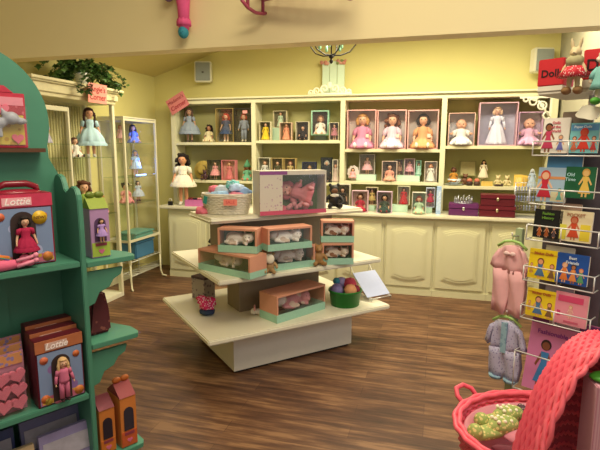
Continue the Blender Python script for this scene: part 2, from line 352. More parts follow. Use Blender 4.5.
def hair(kind, style):
    k = (kind, style)
    if k in HAIR: return HAIR[k]
    x, y, z, r, rz = HEAD[kind]; b = MB()
    b.sph((0, r*.3, z+rz*.2), (r*1.22, r*1.06, rz*1.06), n=18)
    b.sph((0, -r*.38, z+rz*.76), (r*.95, r*.66, rz*.32), n=12)
    if style == 'long':
        b.sph((0, r*.8, z-rz*.9), (r*1.15, r*.5, rz*1.5))
        for s in (-1, 1): b.tube([(s*r*.95, 0, z+rz*.4), (s*r*1.2, -r*.1, z-rz*.5), (s*r*1.2, -r*.15, z-rz*1.5), (s*r*1.0, -r*.2, z-rz*2.1)], [r*.28, r*.42, r*.36, r*.1], 8)
    elif style == 'bob':
        for s in (-1, 1): b.tube([(s*r*.9, r*.1, z+rz*.5), (s*r*1.15, 0, z-rz*.3), (s*r*1.0, 0, z-rz*.95)], [r*.3, r*.45, r*.3], 8)
        b.sph((0, r*.6, z-rz*.4), (r*1.1, r*.5, rz*.7))
    elif style == 'curly':
        rnd = random.Random(3)
        for q in range(46):
            a = rnd.uniform(-.35, pi+.35); zz = rnd.uniform(-1.15, 1.15)
            rad = math.sqrt(max(.1, 1.15-zz*zz*.6)) if zz > 0 else 1.15
            b.sph((cos(a)*r*rad*1.28, sin(a)*r*rad*.9+r*.12, z+rz*(zz-.15)), r*.38, n=7)
    elif style == 'braids':
        for s in (-1, 1):
            for q in range(7): b.sph((s*r*(1.12+.1*sin(q)), -r*.3, z-rz*(.05+q*.42)), (r*.34, r*.3, rz*.3), n=8)
    elif style == 'buns':
        for s in (-1, 1): b.sph((s*r*1.1, .1*r, z+rz*.75), r*.45, n=10)
    HAIR[k] = remeshed(b, r*.13, 1); return HAIR[k]
def face_mesh(kind):
    k = ('eyes', kind)
    if k in HAIR: return HAIR[k]
    x, y, z, r, rz = HEAD[kind]; b = MB(); f = -.9 if kind in ('stand', 'sit') else -.82
    for s in (-1, 1): b.sph((s*r*.36, r*f, z+rz*.02), (r*.12, r*.1, r*.12), n=8)
    HAIR[k] = b.mesh('eyes'); return HAIR[k]
def mouth_mesh(kind):
    k = ('mouth', kind)
    if k in HAIR: return HAIR[k]
    x, y, z, r, rz = HEAD[kind]; b = MB(); b.sph((0, -r*.86, z-rz*.48), (r*.16, r*.1, r*.05), n=8)
    HAIR[k] = b.mesh('mouth'); return HAIR[k]
DR = {}
def dress(kind, style):
    k = (kind, style)
    if k in DR: return DR[k]
    b = MB()
    if kind == 'stand':
        if style == 'short': prof = [(.04, .765), (.085, .75), (.1, .68), (.078, .58), (.13, .52), (.19, .4), (.225, .3), (.22, .295)]
        elif style == 'full': prof = [(.04, .765), (.085, .75), (.1, .68), (.08, .6), (.16, .55), (.25, .42), (.3, .27), (.29, .26)]
        elif style == 'party': prof = [(.04, .765), (.085, .75), (.1, .68), (.08, .6), (.14, .56), (.2, .47), (.24, .39), (.23, .385)]
        elif style == 'long': prof = [(.04, .765), (.085, .75), (.1, .68), (.078, .58), (.13, .5), (.19, .3), (.25, .1), (.27, .03), (.26, .025)]
        elif style == 'trousers': prof = [(.04, .765), (.09, .75), (.105, .68), (.1, .58), (.115, .5), (.11, .44)]
        b.lathe(prof, 40, ruf=.09 if style != 'trousers' else .02, k=10, sy=.75)
        if style in ('full', 'short', 'party'): z = prof[-1][1]; b.lathe([(prof[-1][0]*.98, z+.06), (prof[-1][0]*1.1, z+.01), (prof[-1][0]*1.08, z-.025)], 48, ruf=.06, k=16, sy=.78, cap=False)
        for s in (-1, 1):
            b.tube([(s*.07, 0, .735), (s*.12, 0, .705), (s*.15, -.005, .62)], [.035, .052, .038], 8)
            if style in ('long', 'trousers'): b.tube([(s*.15, -.005, .62), (s*.168, -.015, .56), (s*.188, -.05, .46)], [.036, .034, .032], 8)
            if style == 'trousers': b.tube([(s*.05, 0, .48), (s*.058, 0, .28), (s*.06, 0, .08)], [.062, .055, .05], 8)
    else:
        m = {'sit': 1, 'baby': 1.25}.get(kind, 1.3)
        if kind in ('sit', 'baby'):
            b.lathe([(.05*m, .62), (.12*m, .59), (.14*m, .47), (.13*m, .35), (.23*m, .24), (.33*m, .1), (.36*m, .02)], 40, ruf=.1, k=9, sy=.85, M=Matrix.Translation((0, -.07*m, 0)) @ Matrix.Shear('XZ', 4, (0, 0)))
            for s in (-1, 1): b.tube([(s*.1, 0, .57), (s*.19*m, -.02, .47), (s*.235*m, -.06, .36)], [.06, .08*m, .055*m], 8)
        elif kind == 'lamb':
            b.lathe([(.1, .7), (.15, .66), (.165, .5), (.21, .35), (.24, .24)], 32, ruf=.07, k=9, sy=.85)
            for s in (-1, 1): b.tube([(s*.1, 0, .66), (s*.18, -.02, .56), (s*.22, -.04, .45)], [.06, .07, .06], 8)
        else:
            b.lathe([(.12, .6), (.2, .55), (.25, .35), (.3, .15), (.3, .08)], 32, ruf=.06, k=9, sy=.9)
    DR[k] = b.mesh('dress'); return DR[k]
def shoes(kind, sd):
    k = ('shoes', kind, sd)
    if k in DR: return DR[k]
    b = MB()
    for s in (sd,):
        if kind == 'stand': b.sph((s*.06, -.03, .024), (.034, .064, .026), n=10); b.cyl((s*.058, 0, .02), (s*.058, 0, .07), .032, .034, 10)
        elif kind == 'sit': b.sph((s*.155, -.445, .1), (.048, .042, .075), n=10)
        else: b.sph((s*.25, -.42, .12), (.062, .052, .1), n=10)
    DR[k] = b.mesh('shoes'); return DR[k]
SKIN = '#e2b08c'
def figure(parent, h, kind='stand', skin=SKIN, hc=None, hs='long', dc=None, ds='short', sh=None, detail=True, as_part=None, loc=(0, 0, 0), rot=(0, 0, 0), dmat=None):
    """as_part: name of the single child that carries the rest (boxed figures); otherwise the pieces are direct parts"""
    sm = mat(skin, .5, var=.02)
    if as_part: root = link(as_part, body(kind), parent, sm, loc, rot, h)
    else:
        root = parent; q = link('body', body(kind), parent, sm, loc, rot, h)
    def add(n, me, m):
        if as_part: return link(n, me, root, m)
        return link(n, me, root, m, loc, rot, h)
    if hc: add('hair', hair(kind, hs), mat(hc, .75, var=.25, scale=60, bump=.3))
    if dc or dmat: add('dress' if ds != 'trousers' else 'outfit', dress(kind, ds), dmat or mat(dc, .85, var=.1, scale=40))
    if sh:
        for sd in (-1, 1): add('shoe', shoes(kind, sd), mat(sh, .5))
    if detail and kind in HEAD:
        add('eyes', face_mesh(kind), mat('#22181a', .3)); 
        if kind in ('stand', 'sit', 'baby'): add('mouth', mouth_mesh(kind), mat('#b4464a', .4))
        else:
            x, y, z, r, rz = HEAD[kind]
            if ('nose', kind) not in HAIR:
                b = MB(); b.sph((0, -r*1.3 if kind != 'lamb' else -.165, z-rz*.2), (r*.15, r*.12, r*.11), n=8); HAIR[('nose', kind)] = b.mesh('nose')
            add('nose', HAIR[('nose', kind)], mat('#3a2622', .4))
    return root
CART = {}
def carton_mesh(w, h, d, bd, side_open=False, band=0, top=0):
    k = ('c', round(w, 3), round(h, 3), round(d, 3), bd, band, top)
    if k in CART: return CART[k]
    b = MB(); t = .004; bb = max(bd, band); tt = max(bd, top)
    def wall(x0, x1, y0, y1):
        if band: b.i = 1; b.box(x0, x1, y0, y1, 0, band); b.i = 0; b.box(x0, x1, y0, y1, band, h)
        else: b.box(x0, x1, y0, y1, 0, h)
    wall(-w/2, -w/2+t, 0, d); wall(w/2-t, w/2, 0, d); wall(-w/2+t, w/2-t, d-t, d)
    b.i = 1 if band else 0; b.box(-w/2+t, w/2-t, 0, d-t, 0, t)
    b.box(-w/2+t, w/2-t, 0, t, t, bb); b.i = 0; b.box(-w/2+t, w/2-t, 0, d-t, h-t, h); b.box(-w/2+t, w/2-t, 0, t, h-tt, h-t)
    b.box(-w/2+t, -w/2+bd, 0, t, bb, h-tt); b.box(w/2-bd, w/2-t, 0, t, bb, h-tt)
    CART[k] = b.mesh('carton'); return CART[k]
def boxmesh(x0, x1, y0, y1, z0, z1):
    k = ('b',)+tuple(round(q, 4) for q in (x0, x1, y0, y1, z0, z1))
    if k not in CART:
        b = MB(); b.box(*k[1:]); CART[k] = b.mesh('panel')
    return CART[k]
def boxed(loc, w, h, d, color, back, label, group=None, rz=0, bd=.006, band=0, bandc=None, top=0, name='doll_box', cat='doll box', fig=None, pane=True, inset=None):
    t = thing(name, label, cat, loc, rz, group)
    me = carton_mesh(w, h, d, bd, band=band, top=top); o = link('carton', me, t, mat(color, .55, var=.05))
    if band:
        if len(me.materials) < 2: me.materials.append(None)
        o.material_slots[1].link = 'OBJECT'; o.material_slots[1].material = mat(bandc, .55, var=.12, scale=80)
    tk = .0055
    link('backdrop', boxmesh(-w/2+tk, w/2-tk, d-.012, d-.005, tk, h-tk), t, mat(back, .7, var=.1, scale=20))
    if pane: link('window', boxmesh(-w/2+bd, w/2-bd, .0045, .0055, max(bd, band), h-max(bd, top)), t, glass())
    if fig:
        f = dict(fig); fh = f.pop('h', .86)*h; kind = f.get('kind', 'stand')
        yo = {'stand': .5, 'sit': .62, 'baby': .62, 'cat': .5}.get(kind, .6)
        figure(t, fh, as_part='doll' if kind in ('stand', 'sit', 'baby') else 'toy_animal', loc=(f.pop('x', 0), d*yo, .006+f.pop('z', 0)), **f)
    return t
# ------------------------------------------------------------ what stands on the hutch
def hx(px, py, y=HY+.05): return onY(px, py, y)
def at_shelf(x0, x1, ytop, ybot, z, y=HY+.03):
    """width / height / centre of something whose front face stands at depth y on a shelf of height z"""
    a = onY(x0, ybot, y); c = onY(x1, ybot, y); tp = onY((x0+x1)/2, ytop, y); bt = onY((x0+x1)/2, ybot, y)
    return (a.x+c.x)/2, c.x-a.x, tp.z-bt.z
WHITE_IN = '#b9b59c'
def shelf_box(x0, x1, yt, yb, z, color, back, label, fig, d=.075, y=HY+.03, rz=R(0), group='boxed dolls on the hutch', cap=None, lift=0, **kw):
    cx, w, h = at_shelf(x0, x1, yt, yb, z, y); 
    if cap: h = min(h, cap)
    return boxed((cx, y, z+lift+.001), w, h, d, color, back, label, group, rz, fig=fig, **kw)
def riser(x0, x1, z, h, label, y=HY+.06, d=.12, color='#a8d2b8'):
    cx, w, _ = at_shelf(x0, x1, 100, 110, z, y); b = MB(); b.box(-w/2, w/2, 0, d, 0, h)
    o = b.done('riser_box', striped(color, '#cfe6d0', 26), bevel=.002); o.location = (cx, y, z+.001); tag(o, label, 'riser', 'mint striped riser boxes'); return o
# bay 1, upper shelf
z = 1.68
t = thing('standing_doll', 'tall doll in blue-grey pinafore on the top shelf, behind the tilted red sign', 'doll', (onY(188, 138, HY+.05).x, HY+.1, z+.001), R(12), 'unboxed dolls on the hutch')
figure(t, .43, hc='#5c4638', hs='braids', dc='#8f9aa6', ds='full', sh='#5a4a3c', skin='#b98e72')
t = thing('seated_doll', 'small seated doll with big dark curls and cream dress beside the blue-grey doll', 'doll', (onY(206.5, 138, HY+.05).x, HY+.13, z+.001), 0, 'unboxed dolls on the hutch')
figure(t, .225, kind='sit', hc='#2a1a12', hs='curly', dc='#d8cba0', skin='#b07a58', sh='#d8cba0')
shelf_box(216, 233.5, 107, 141, z, '#a08a4a', '#4a3f26', 'open box with red-haired doll in navy and white dress, next to the seated curly doll', dict(h=.84, hc='#b33a22', hs='curly', dc='#3c4a66', ds='short', sh='#e8dcc0', skin='#d8a888'), d=.1)
shelf_box(234.5, 251, 107, 141, z, '#2e2a22', '#3a3324', 'dark box with red-haired doll in grey checked smock, under the pink price tag', dict(h=.84, hc='#a3301e', hs='bob', dc='#8a93a0', ds='trousers', sh='#e8dcc0', skin='#d8a888'), d=.1)
cx = onY(245, 106, HY+.03).x; b = MB(); b.box(-.03, .03, 0, .004, 0, .035); o = b.done('price_tag', mat('#e79a90', .6)); o.location = (cx, HY+.024, z+.345); tag(o, 'pink price tag on the dark box of the red-haired doll', 'tag')
# bay 1, lower shelf
z = 1.21
b = MB(); 
t = thing('wreath_hat', 'round straw hat standing behind the big doll in white dress', 'hat', (onY(202, 172, HY+.12).x, HY+.14, z+.001))
b.lathe([(.12, 0), (.115, .01), (.06, .014), (.055, .05), (.03, .055)], 28, M=Matrix.Translation((0, 0, .12)) @ Matrix.Rotation(R(80), 4, 'X')); b.done('straw_crown', mat('#b39a4c', .8, bump=.4), t)
b = MB(); b.tube([(.058*cos(a), -.02, .12+.058*sin(a)) for a in [k*pi/10 for k in range(20)]], .008, 6, closed=True); b.done('hat_band', mat('#3c2a2a', .7), t)
t = thing('toy_bear', 'small dark plush with maroon ribbon beside the straw hat', 'soft toy', (onY(205.5, 178, HY+.05).x, HY+.035, z+.001))
figure(t, .13, kind='bear', skin='#4a2c2c')
shelf_box(207.5, 221, 153, 177, z, '#3a3428', '#5b5a4a', 'box with ballerina doll in pink tutu, left of the pink carton', dict(h=.9, hc='#5c3c28', hs='buns', dc='#e29a98', ds='full', skin='#e2b08c'), cap=.25)
shelf_box(221.5, 235.5, 153, 177, z, '#d67f82', '#d99a90', 'pink carton with a doll in a coral dress on the second shelf', dict(h=.88, hc='#a86a42', hs='bob', dc='#cf6f72', ds='long'), cap=.25)
t = thing('flower_doll', 'soft green and orange elf doll right of the pink carton', 'doll', (onY(246, 178, HY+.05).x, HY+.1, z+.001), 0)
figure(t, .21, kind='sit', hc='#c06f3a', hs='curly', dc='#6fae86', skin='#c98a64', sh='#c8705a')
b = MB(); b.lathe([(.05, .165), (.035, .2), (.004, .26)], 14); b.done('pointed_hat', mat('#5a9a70', .8), t)
# big doll on the counter
t = thing('tall_doll', 'big dark-haired doll in white lace dress standing on the counter end', 'doll', (onY(184, 205, 5.5).x, 5.5, .901), R(14))
figure(t, .64, hc='#1c120d', hs='curly', dc='#ece5cc', ds='party', sh='#d8d2c4', skin='#d79a6e')
b = MB(); b.lathe([(.082*.64, .6*.64), (.088*.64, .59*.64)], 24, sy=.8); b.done('waist_ribbon', mat('#6a5a3c', .6), t)
t = thing('handbag', 'tiny black and white handbag beside the big doll', 'bag', (onY(168, 176, 5.42).x+.02, 5.42, .901)); 
b = MB(); b.box(-.03, .03, -.015, .015, 0, .05); b.done('bag_body', mat('#1d1a1c', .5), t, bevel=.006)
b = MB(); b.tube([(-.02, 0, .045), (-.015, 0, .08), (.015, 0, .08), (.02, 0, .045)], .004, 5); b.done('handle', mat('#e8e4d8', .5), t)
# pink tray with bows
t = thing('pink_tray', 'pink box tray of hair bows on the counter by the big doll', 'tray', (onY(195, 205, 5.42).x, 5.46, .901), R(4))
b = MB(); w, d, h, k = .25, .13, .075, .005
b.box(-w/2, w/2, -d/2, d/2, 0, k); b.box(-w/2, w/2, -d/2, -d/2+k, k, h); b.box(-w/2, w/2, d/2-k, d/2, k, h); b.box(-w/2, -w/2+k, -d/2+k, d/2-k, k, h); b.box(w/2-k, w/2, -d/2+k, d/2-k, k, h)
b.done('tray_box', mat('#c96fa8', .5), t)
cols = ['#1b1416', '#7a2024', '#c4603a', '#251a1c', '#8c2a30', '#d88a88', '#1b1416']
for i, c in enumerate(cols):
    b = MB(); x = -.095+i*.03
    for s in (-1, 1): b.sph((s*.014, 0, .012), (.017, .012, .014), n=8)
    b.sph((0, 0, .014), .008, n=6); o = b.done('hair_bow', mat(c, .6)); o.location = (t.location.x+x, 5.46+(-1)**i*.025, .976+(i % 2)*.004); tag(o, 'small hair bow heaped in the pink tray', 'bow', 'hair bows in the pink tray')
    
# bay 2 upper
z = 1.70
C1 = '#d9cfa8'
shelf_box(259, 270.5, 118, 137, z, C1, '#3c3a2a', 'box with doll in bright yellow gown, leftmost of the second bay', dict(h=.92, hc='#2a1c14', hs='long', dc='#e8c82a', ds='long'), y=HY+.03)
riser(271.5, 281, z, .155, 'mint riser between the yellow and peach gowns', y=HY+.12, d=.08)
shelf_box(273, 286.5, 104, 121, z, '#c8bd96', '#6a6450', 'box on a mint riser holding a doll in pale green dress', dict(h=.9, hc='#4a2f22', hs='bob', dc='#b9cdb0', ds='long'), y=HY+.125, lift=.156, d=.07)
shelf_box(279.5, 291.5, 119, 137, z, '#d8b89a', '#7c6c58', 'box with doll in peach gown in front of the mint riser', dict(h=.92, hc='#8a4a30', hs='long', dc='#e89a78', ds='long'), y=HY+.03)
shelf_box(295.5, 308.5, 118, 137, z, '#c9bfa0', '#4a3c34', 'box with seated doll in black velvet dress', dict(kind='sit', h=.8, hc='#1a1210', hs='bob', dc='#20191c', sh='#181214'), y=HY+.03)
b = MB(); cx = onY(320, 130, HY+.13).x; b.box(-.075, .075, 0, .08, 0, .06); o = b.done('clear_riser', glass('acrylic', .12, (.86, .92, .8, 1))); o.location = (cx, HY+.12, z+.001); tag(o, 'clear block under the mint doll box', 'riser')
shelf_box(311, 328.5, 104, 129, z, '#9fcdb0', '#4c3a30', 'large mint box with doll in white gown, raised at the back of the second bay', dict(kind='sit', h=.8, hc='#8a5a3c', hs='bob', dc='#e6ddd0'), y=HY+.12, lift=.062, bd=.014)
shelf_box(329, 338.5, 119, 137, z, '#c9bfa0', '#5c4434', 'narrow box with dark-haired doll in rose dress beside the bay divider', dict(h=.9, hc='#2a1a14', hs='long', dc='#b0727a', ds='short'), y=HY+.03)
# bay 2 lower
z = 1.21
for x0, x1, c, bk, f, l in ((258, 270, '#d8d4b8', '#7a7a6c', dict(hc='#6a4a34', dc='#d8d8d0', ds='long'), 'pale box with doll in white gown, behind the big baby box, leftmost'),
        (271, 282.5, '#b9a46a', '#4a4030', dict(hc='#2c1c14', dc='#4a4a34', ds='short'), 'gold-edged box with doll in olive dress, between white gown and red hair'),
        (283.5, 295.5, '#b39a5c', '#5c4c38', dict(hc='#7a3a24', dc='#b8a26a', ds='short'), 'gold-edged box with auburn doll in mustard dress')):
    shelf_box(x0, x1, 151.5, 175, z, c, bk, l, dict(h=.86, hs='bob', **f), y=HY+.03)
shelf_box(302, 315.5, 157, 177, z, '#1f2a52', '#2a3052', 'navy box with small gold-haired doll', dict(h=.8, hc='#b08a3a', hs='bob', dc='#26305a', ds='short'), y=HY+.03)
shelf_box(320.5, 331.5, 156, 181, z, '#10201c', '#16241f', 'tall black-green box with dark dressed doll', dict(h=.85, hc='#c9c4b0', hs='bob', dc='#141c1a', ds='trousers'), y=HY+.03)
shelf_box(332.2, 337.6, 158, 181, z, '#c9c4ae', '#a89c8c', 'slim white box beside the tall black box', dict(h=.8, hc='#7a5a44', hs='bob', dc='#c8b0a4', ds='long'), y=HY+.03)
# counter level of bay 2 / 3
z = .9; yc = 5.45
shelf_box(334, 349.5, 184, 211, z, '#d9d2bc', '#6a6458', 'white box with doll in black outfit at the left of the counter row', dict(h=.86, hc='#20161a', hs='bob', dc='#1c181c', ds='short', skin='#caa088'), y=yc)
shelf_box(351.5, 367.5, 191, 212.5, z, '#dcb8c4', '#c9b0a8', 'pink-edged box with doll in crimson skating dress, front of the counter row', dict(kind='sit', h=.86, hc='#5a3424', hs='bob', dc='#a8243c', sh='#e8e0d8'), y=yc-.03)
riser(364, 377, z, .06, 'mint riser under the gold and black doll', y=5.6, d=.12)
shelf_box(365.5, 377.5, 184, 202, z, '#c9bf98', '#5c543c', 'raised box with doll in black and gold dress behind the crimson skater', dict(h=.86, hc='#15110f', hs='buns', dc='#b8a060', ds='short'), y=5.605, lift=.062)
shelf_box(376.5, 391.5, 191.5, 213, z, '#d3b8cc', '#8a7a80', 'lilac-edged box with pair of dolls in green and dark red', dict(kind='sit', h=.85, hc='#2a1c1c', hs='bob', dc='#2c4038', sh='#7a1c28'), y=yc-.03)
riser(391.5, 411, z, .075, 'mint riser under the red gown doll', y=5.58, d=.12)
shelf_box(397, 409.5, 185, 204, z, '#c8c4a4', '#a8a48a', 'raised box with doll in bright red gown', dict(h=.88, hc='#2a1810', hs='bob', dc='#b01c22', ds='long'), y=5.585, lift=.077)
shelf_box(411.5, 425.5, 192, 214, z, '#dcd6c4', '#8fa88c', 'pale box with red-haired doll in light green, front of the counter row', dict(kind='sit', h=.82, hc='#9a4426', hs='bob', dc='#a8c4a0'), y=yc-.03)
riser(425, 436.5, z, .06, 'mint riser under the doll with crimson cape', y=5.58, d=.12)
shelf_box(425.5, 434.5, 186, 205.5, z, '#b9c4d8', '#c8b4b0', 'raised pale box with doll in crimson cape beside the bay divider', dict(h=.88, hc='#2a1a18', hs='long', dc='#a82440', ds='short'), y=5.585, lift=.062)
t = thing('blue_carton', 'pale blue carton standing at the divider between third and fourth bays', 'box', (onY(438.5, 205, 5.5).x, 5.5, .901)); b = MB(); b.box(-.025, .025, 0, .09, 0, .30); b.done('carton', mat('#9db8dc', .5, var=.1), t); b = MB(); b.box(-.02, .02, -.001, .001, .04, .26); b.done('front_print', spotted('#b8cce8', '#d8e4f0', 60, .35), t)
# bay 3 upper: three large pink boxes
z = 1.60
bs = [(346.5, 375.5, dict(kind='sit', h=.93, hc='#c8924a', hs='bob', dc='#dc8cac', sh='#f0dce0'), 'blonde doll in bright pink dress', '#cfc2b8'),
      (376.5, 405.5, dict(kind='sit', h=.93, hc='#7a4424', hs='curly', dc='#e2c8d8', sh='#f0e8ec'), 'brown-curled doll in pale pink and white dress', '#cac4c0'),
      (406.8, 437.5, dict(kind='sit', h=.93, hc='#1c120e', hs='bob', dc='#dca06c', sh='#f0e0c0'), 'dark-haired doll in apricot dress', '#c8c0b8')]
for x0, x1, f, l, bk in bs:
    t = shelf_box(x0, x1, 111, 150.5, z, '#d29c94', bk, 'large pink-sided box with '+l, f, y=HY+.01, d=.16, bd=.013, group='large pink doll boxes')
    b = MB(); b.box(.05, .085, -.0, .006, .1, .14); o = b.done('care_card', mat('#eadcc8', .6), t); o.location = (0, .01, .03)
# bay 3 middle
z = 1.235
t = thing('plate_doll', 'round white lace cushion with tiny doll, leftmost on the middle shelf of the third bay', 'doll', (onY(352, 178, HY+.08).x+.01, HY+.09, z+.002))
b = MB(); n = 40; pts = [((.07+.005*sin(k*pi*2/n*10))*cos(k*2*pi/n), .088+(.085+.006*sin(k*pi*2/n*10))*sin(k*2*pi/n)) for k in range(n)]; b.prism(pts, .03); b.done('lace_round', mat('#d8ccc4', .8), t, bevel=.004)
figure(t, .12, kind='sit', hc='#4a3024', hs='bob', dc='#d8a0a4', as_part='tiny_doll', loc=(0, -.02, .03))
riser(357.5, 377.5, z, .07, 'mint striped riser on the middle shelf behind the round white cushion', y=HY+.08, d=.13)
shelf_box(359, 374.5, 152, 172.5, z, '#b8b4a8', '#6a645c', 'grey box with doll in pink skirt on the mint riser', dict(h=.85, hc='#5a4034', hs='bob', dc='#d3a3ac', ds='full'), y=HY+.09, lift=.072)
shelf_box(381.5, 396.5, 161, 181.5, z, '#d2b8a8', '#5c5048', 'low box with seated doll in salmon dress at the middle of the shelf', dict(kind='sit', h=.85, hc='#2a1814', hs='buns', dc='#e0a088'), y=HY+.02)
riser(397.5, 422.5, z, .068, 'wide mint striped riser on the middle shelf', y=HY+.06, d=.15)
shelf_box(394, 403.5, 156, 172, z, '#8d9a7c', '#7c6a5a', 'small box with doll in brown plaid, left on the wide mint riser', dict(h=.85, hc='#6a3a24', hs='bob', dc='#a8806a', ds='short'), y=HY+.1, lift=.07)
shelf_box(404, 414.5, 155, 172, z, '#cbb4b8', '#9a7c80', 'small box with doll in rose dress on the wide mint riser', dict(h=.85, hc='#4a2c24', hs='bob', dc='#cf9aa4', ds='full'), y=HY+.08, lift=.07)
t = boxed((onY(418.5, 170, HY+.08).x, HY+.08, z+.072), .055, .17, .07, '#8cc4ac', '#a4d4bc', 'empty mint carton on the wide riser right of the rose doll', 'boxed dolls on the hutch', fig=dict(h=.8, hc='#8a6a54', dc='#bfe0d0', ds='long'))
shelf_box(424, 436.5, 161, 182, z, '#cbbfae', '#b3a494', 'orange-topped box with doll in white gown by the divider', dict(h=.84, hc='#c87a3a', hs='bob', dc='#dcdcd0', ds='long'), y=HY+.02)
# bay 4 upper
z = 1.64
shelf_box(447.5, 474, 113.5, 146.5, z, '#d0a898', '#c0c0c8', 'box with seated baby doll in white shirt, leftmost of the fourth bay', dict(kind='baby', h=.82, hc=None, dc='#e8e6e0', skin='#d8a486', sh='#d0d4dc'), y=HY+.02, d=.13, bd=.008, group='baby doll boxes')
shelf_box(477.5, 516, 103, 146.5, z, '#cfa4b0', '#b4b2c8', 'largest lavender box with baby doll in long white christening gown', dict(kind='stand', h=.9, hc='#d8b494', hs='bob', dc='#dcdcf0', ds='long', skin='#d8a890'), y=HY+.01, d=.17, bd=.01, group='baby doll boxes')
shelf_box(517, 541.5, 112.5, 146.5, z, '#c49abc', '#bcaac4', 'pink-lilac box with baby doll in pink sleepsuit, rightmost of the fourth bay', dict(kind='baby', h=.82, dc='#d8a8cc', skin='#dca48c', sh='#d8a8cc'), y=HY+.02, d=.13, bd=.008, group='baby doll boxes')
# bay 4 middle
z = 1.205
cx = onY(454, 184, HY+.1).x
t = thing('teacup', 'pale china cup on a saucer under the little orange doll', 'cup', (cx, HY+.1, z+.001))
b = MB(); b.lathe([(.03, 0), (.1, .012), (.102, .016), (.03, .008)], 24); b.done('saucer', mat('#c2ccd0', .2), t)
b = MB(); b.lathe([(.03, .009), (.06, .03), (.075, .07), (.07, .07), (.055, .035), (.02, .016)], 24); b.done('cup_bowl', mat('#d0d8dc', .2), t)
t2 = thing('figurine', 'little figurine in orange dress sitting in the china cup', 'figurine', (cx-.01, HY+.09, z+.035)); figure(t2, .17, kind='sit', hc='#4a2c1c', hs='bob', dc='#b07a2c', skin='#7a4c34', detail=True)
t2 = thing('figurine', 'tiny brown figurine right of the china cup', 'figurine', (cx+.12, HY+.16, z+.001)); figure(t2, .13, kind='bear', skin='#6a442c')
t2 = thing('framed_picture', 'square olive picture frame leaning at the back of the fourth bay', 'frame', (onY(468, 166, HY+.2).x, HY+.2, z+.10))
b = MB(); 
for q in ((-.085, -.075, 0, .17), (.075, .085, 0, .17), (-.075, .075, 0, .01), (-.075, .075, .16, .17)): b.box(q[0], q[1], 0, .012, q[2], q[3])
b.done('frame_rim', mat('#8f8c5c', .5), t2); b = MB(); b.box(-.075, .075, .006, .01, .01, .16); b.done('picture', mat('#b3ab7c', .7, var=.15), t2)
b = MB(); b.box(-.02, .02, .012, .03, -.099, .1); b.done('easel_leg', mat('#8f8c5c', .5), t2)
t2 = thing('figurine', 'slim figurine with dark hair, black and cream dress, right of the picture frame', 'figurine', (onY(483, 178, HY+.16).x, HY+.16, z+.08)); figure(t2, .2, hc='#1c1412', hs='long', dc='#d8ccb0', ds='long')
b = MB(); b.lathe([(.045, -.079), (.045, -.07), (.02, -.05), (.02, -.012), (.04, -.004), (.04, -.001)], 16); b.done('pedestal', mat('#a89c6c', .5), t2)
def hampers(px0, px1, n, name, label, cat, grp, cols, r, h, zz=None):
    for i in range(n):
        x = onY(px0+(px1-px0)*(i+.5)/n, 182, HY+.07).x; b = MB()
        b.lathe([(r*.8, 0), (r, h*.5), (r*.9, h)], 12); t = thing(name, label, cat, (x, HY+.07, z+.001), 0, grp)
        b.done('pot', mat(cols[i % len(cols)], .6), t); b = MB(); b.sph((0, 0, h+r*.3), (r*.8, r*.8, r*.7), n=10, ns=.15); b.done('filling', mat('#c87058', .7, var=.3, scale=90), t)
hampers(466, 480.5, 2, 'mini_pot', 'small dark round trinket pot with pink filling', 'pot', 'dark trinket pots on the fourth bay shelf', ['#3a2620', '#4a3226'], .036, .045)
for i in range(5):
    x = onY(482.5+i*2.3, 182, HY+.05).x; b = MB(); b.box(-.011, .011, 0, .04, 0, .05); o = b.done('thread_box', mat('#d3b25c', .6)); o.location = (x, HY+.05, z+.001); tag(o, 'little yellow box in the row beside the dark pots', 'box', 'little yellow boxes')
b = MB(); b.sph((0, 0, .012), (.05, .02, .012)); b.sph((.04, 0, .016), (.014, .014, .016)); o = b.done('toy_lizard', mat('#3a2420', .5)); o.location = (onY(498, 184, HY+.05).x, HY+.04, z+.001); tag(o, 'small dark brown toy lying at the shelf edge', 'toy')
for i, px in enumerate((498, 507)):
    t2 = thing('glass_bear', 'translucent beige sitting bear ornament', 'ornament', (onY(px, 180, HY+.14).x, HY+.14, z+.001), 0, 'pair of translucent bears'); figure(t2, .12, kind='bear', skin='#c9b98a', detail=False)
for i in range(3):
    t2 = thing('greeting_card', 'yellow card in the leaning row at the right of the fourth bay', 'card', (onY(518+i*4, 184, HY+.06).x, HY+.05+i*.03, z+.001), R(-8), 'yellow cards')
    b = MB(); b.box(-.045, .045, 0, .004, 0, .13-.008*i, Matrix.Rotation(R(-8), 4, 'X')); b.done('card_stock', mat('#dcb44c', .6, var=.12), t2); b = MB(); b.box(-.03, .03, -.0015, 0, .03, .1, Matrix.Rotation(R(-8), 4, 'X')); b.done('picture', spotted('#e3c878', '#c8923a', 70, .3), t2)
t2 = thing('bottle_brush_tree', 'pale blue figurine with raised arms at the right stile', 'figurine', (onY(532, 184, HY+.06).x, HY+.08, z+.001)); figure(t2, .19, hc='#b8c0c8', dc='#a8b8cc', ds='long', skin='#c4c8cc')
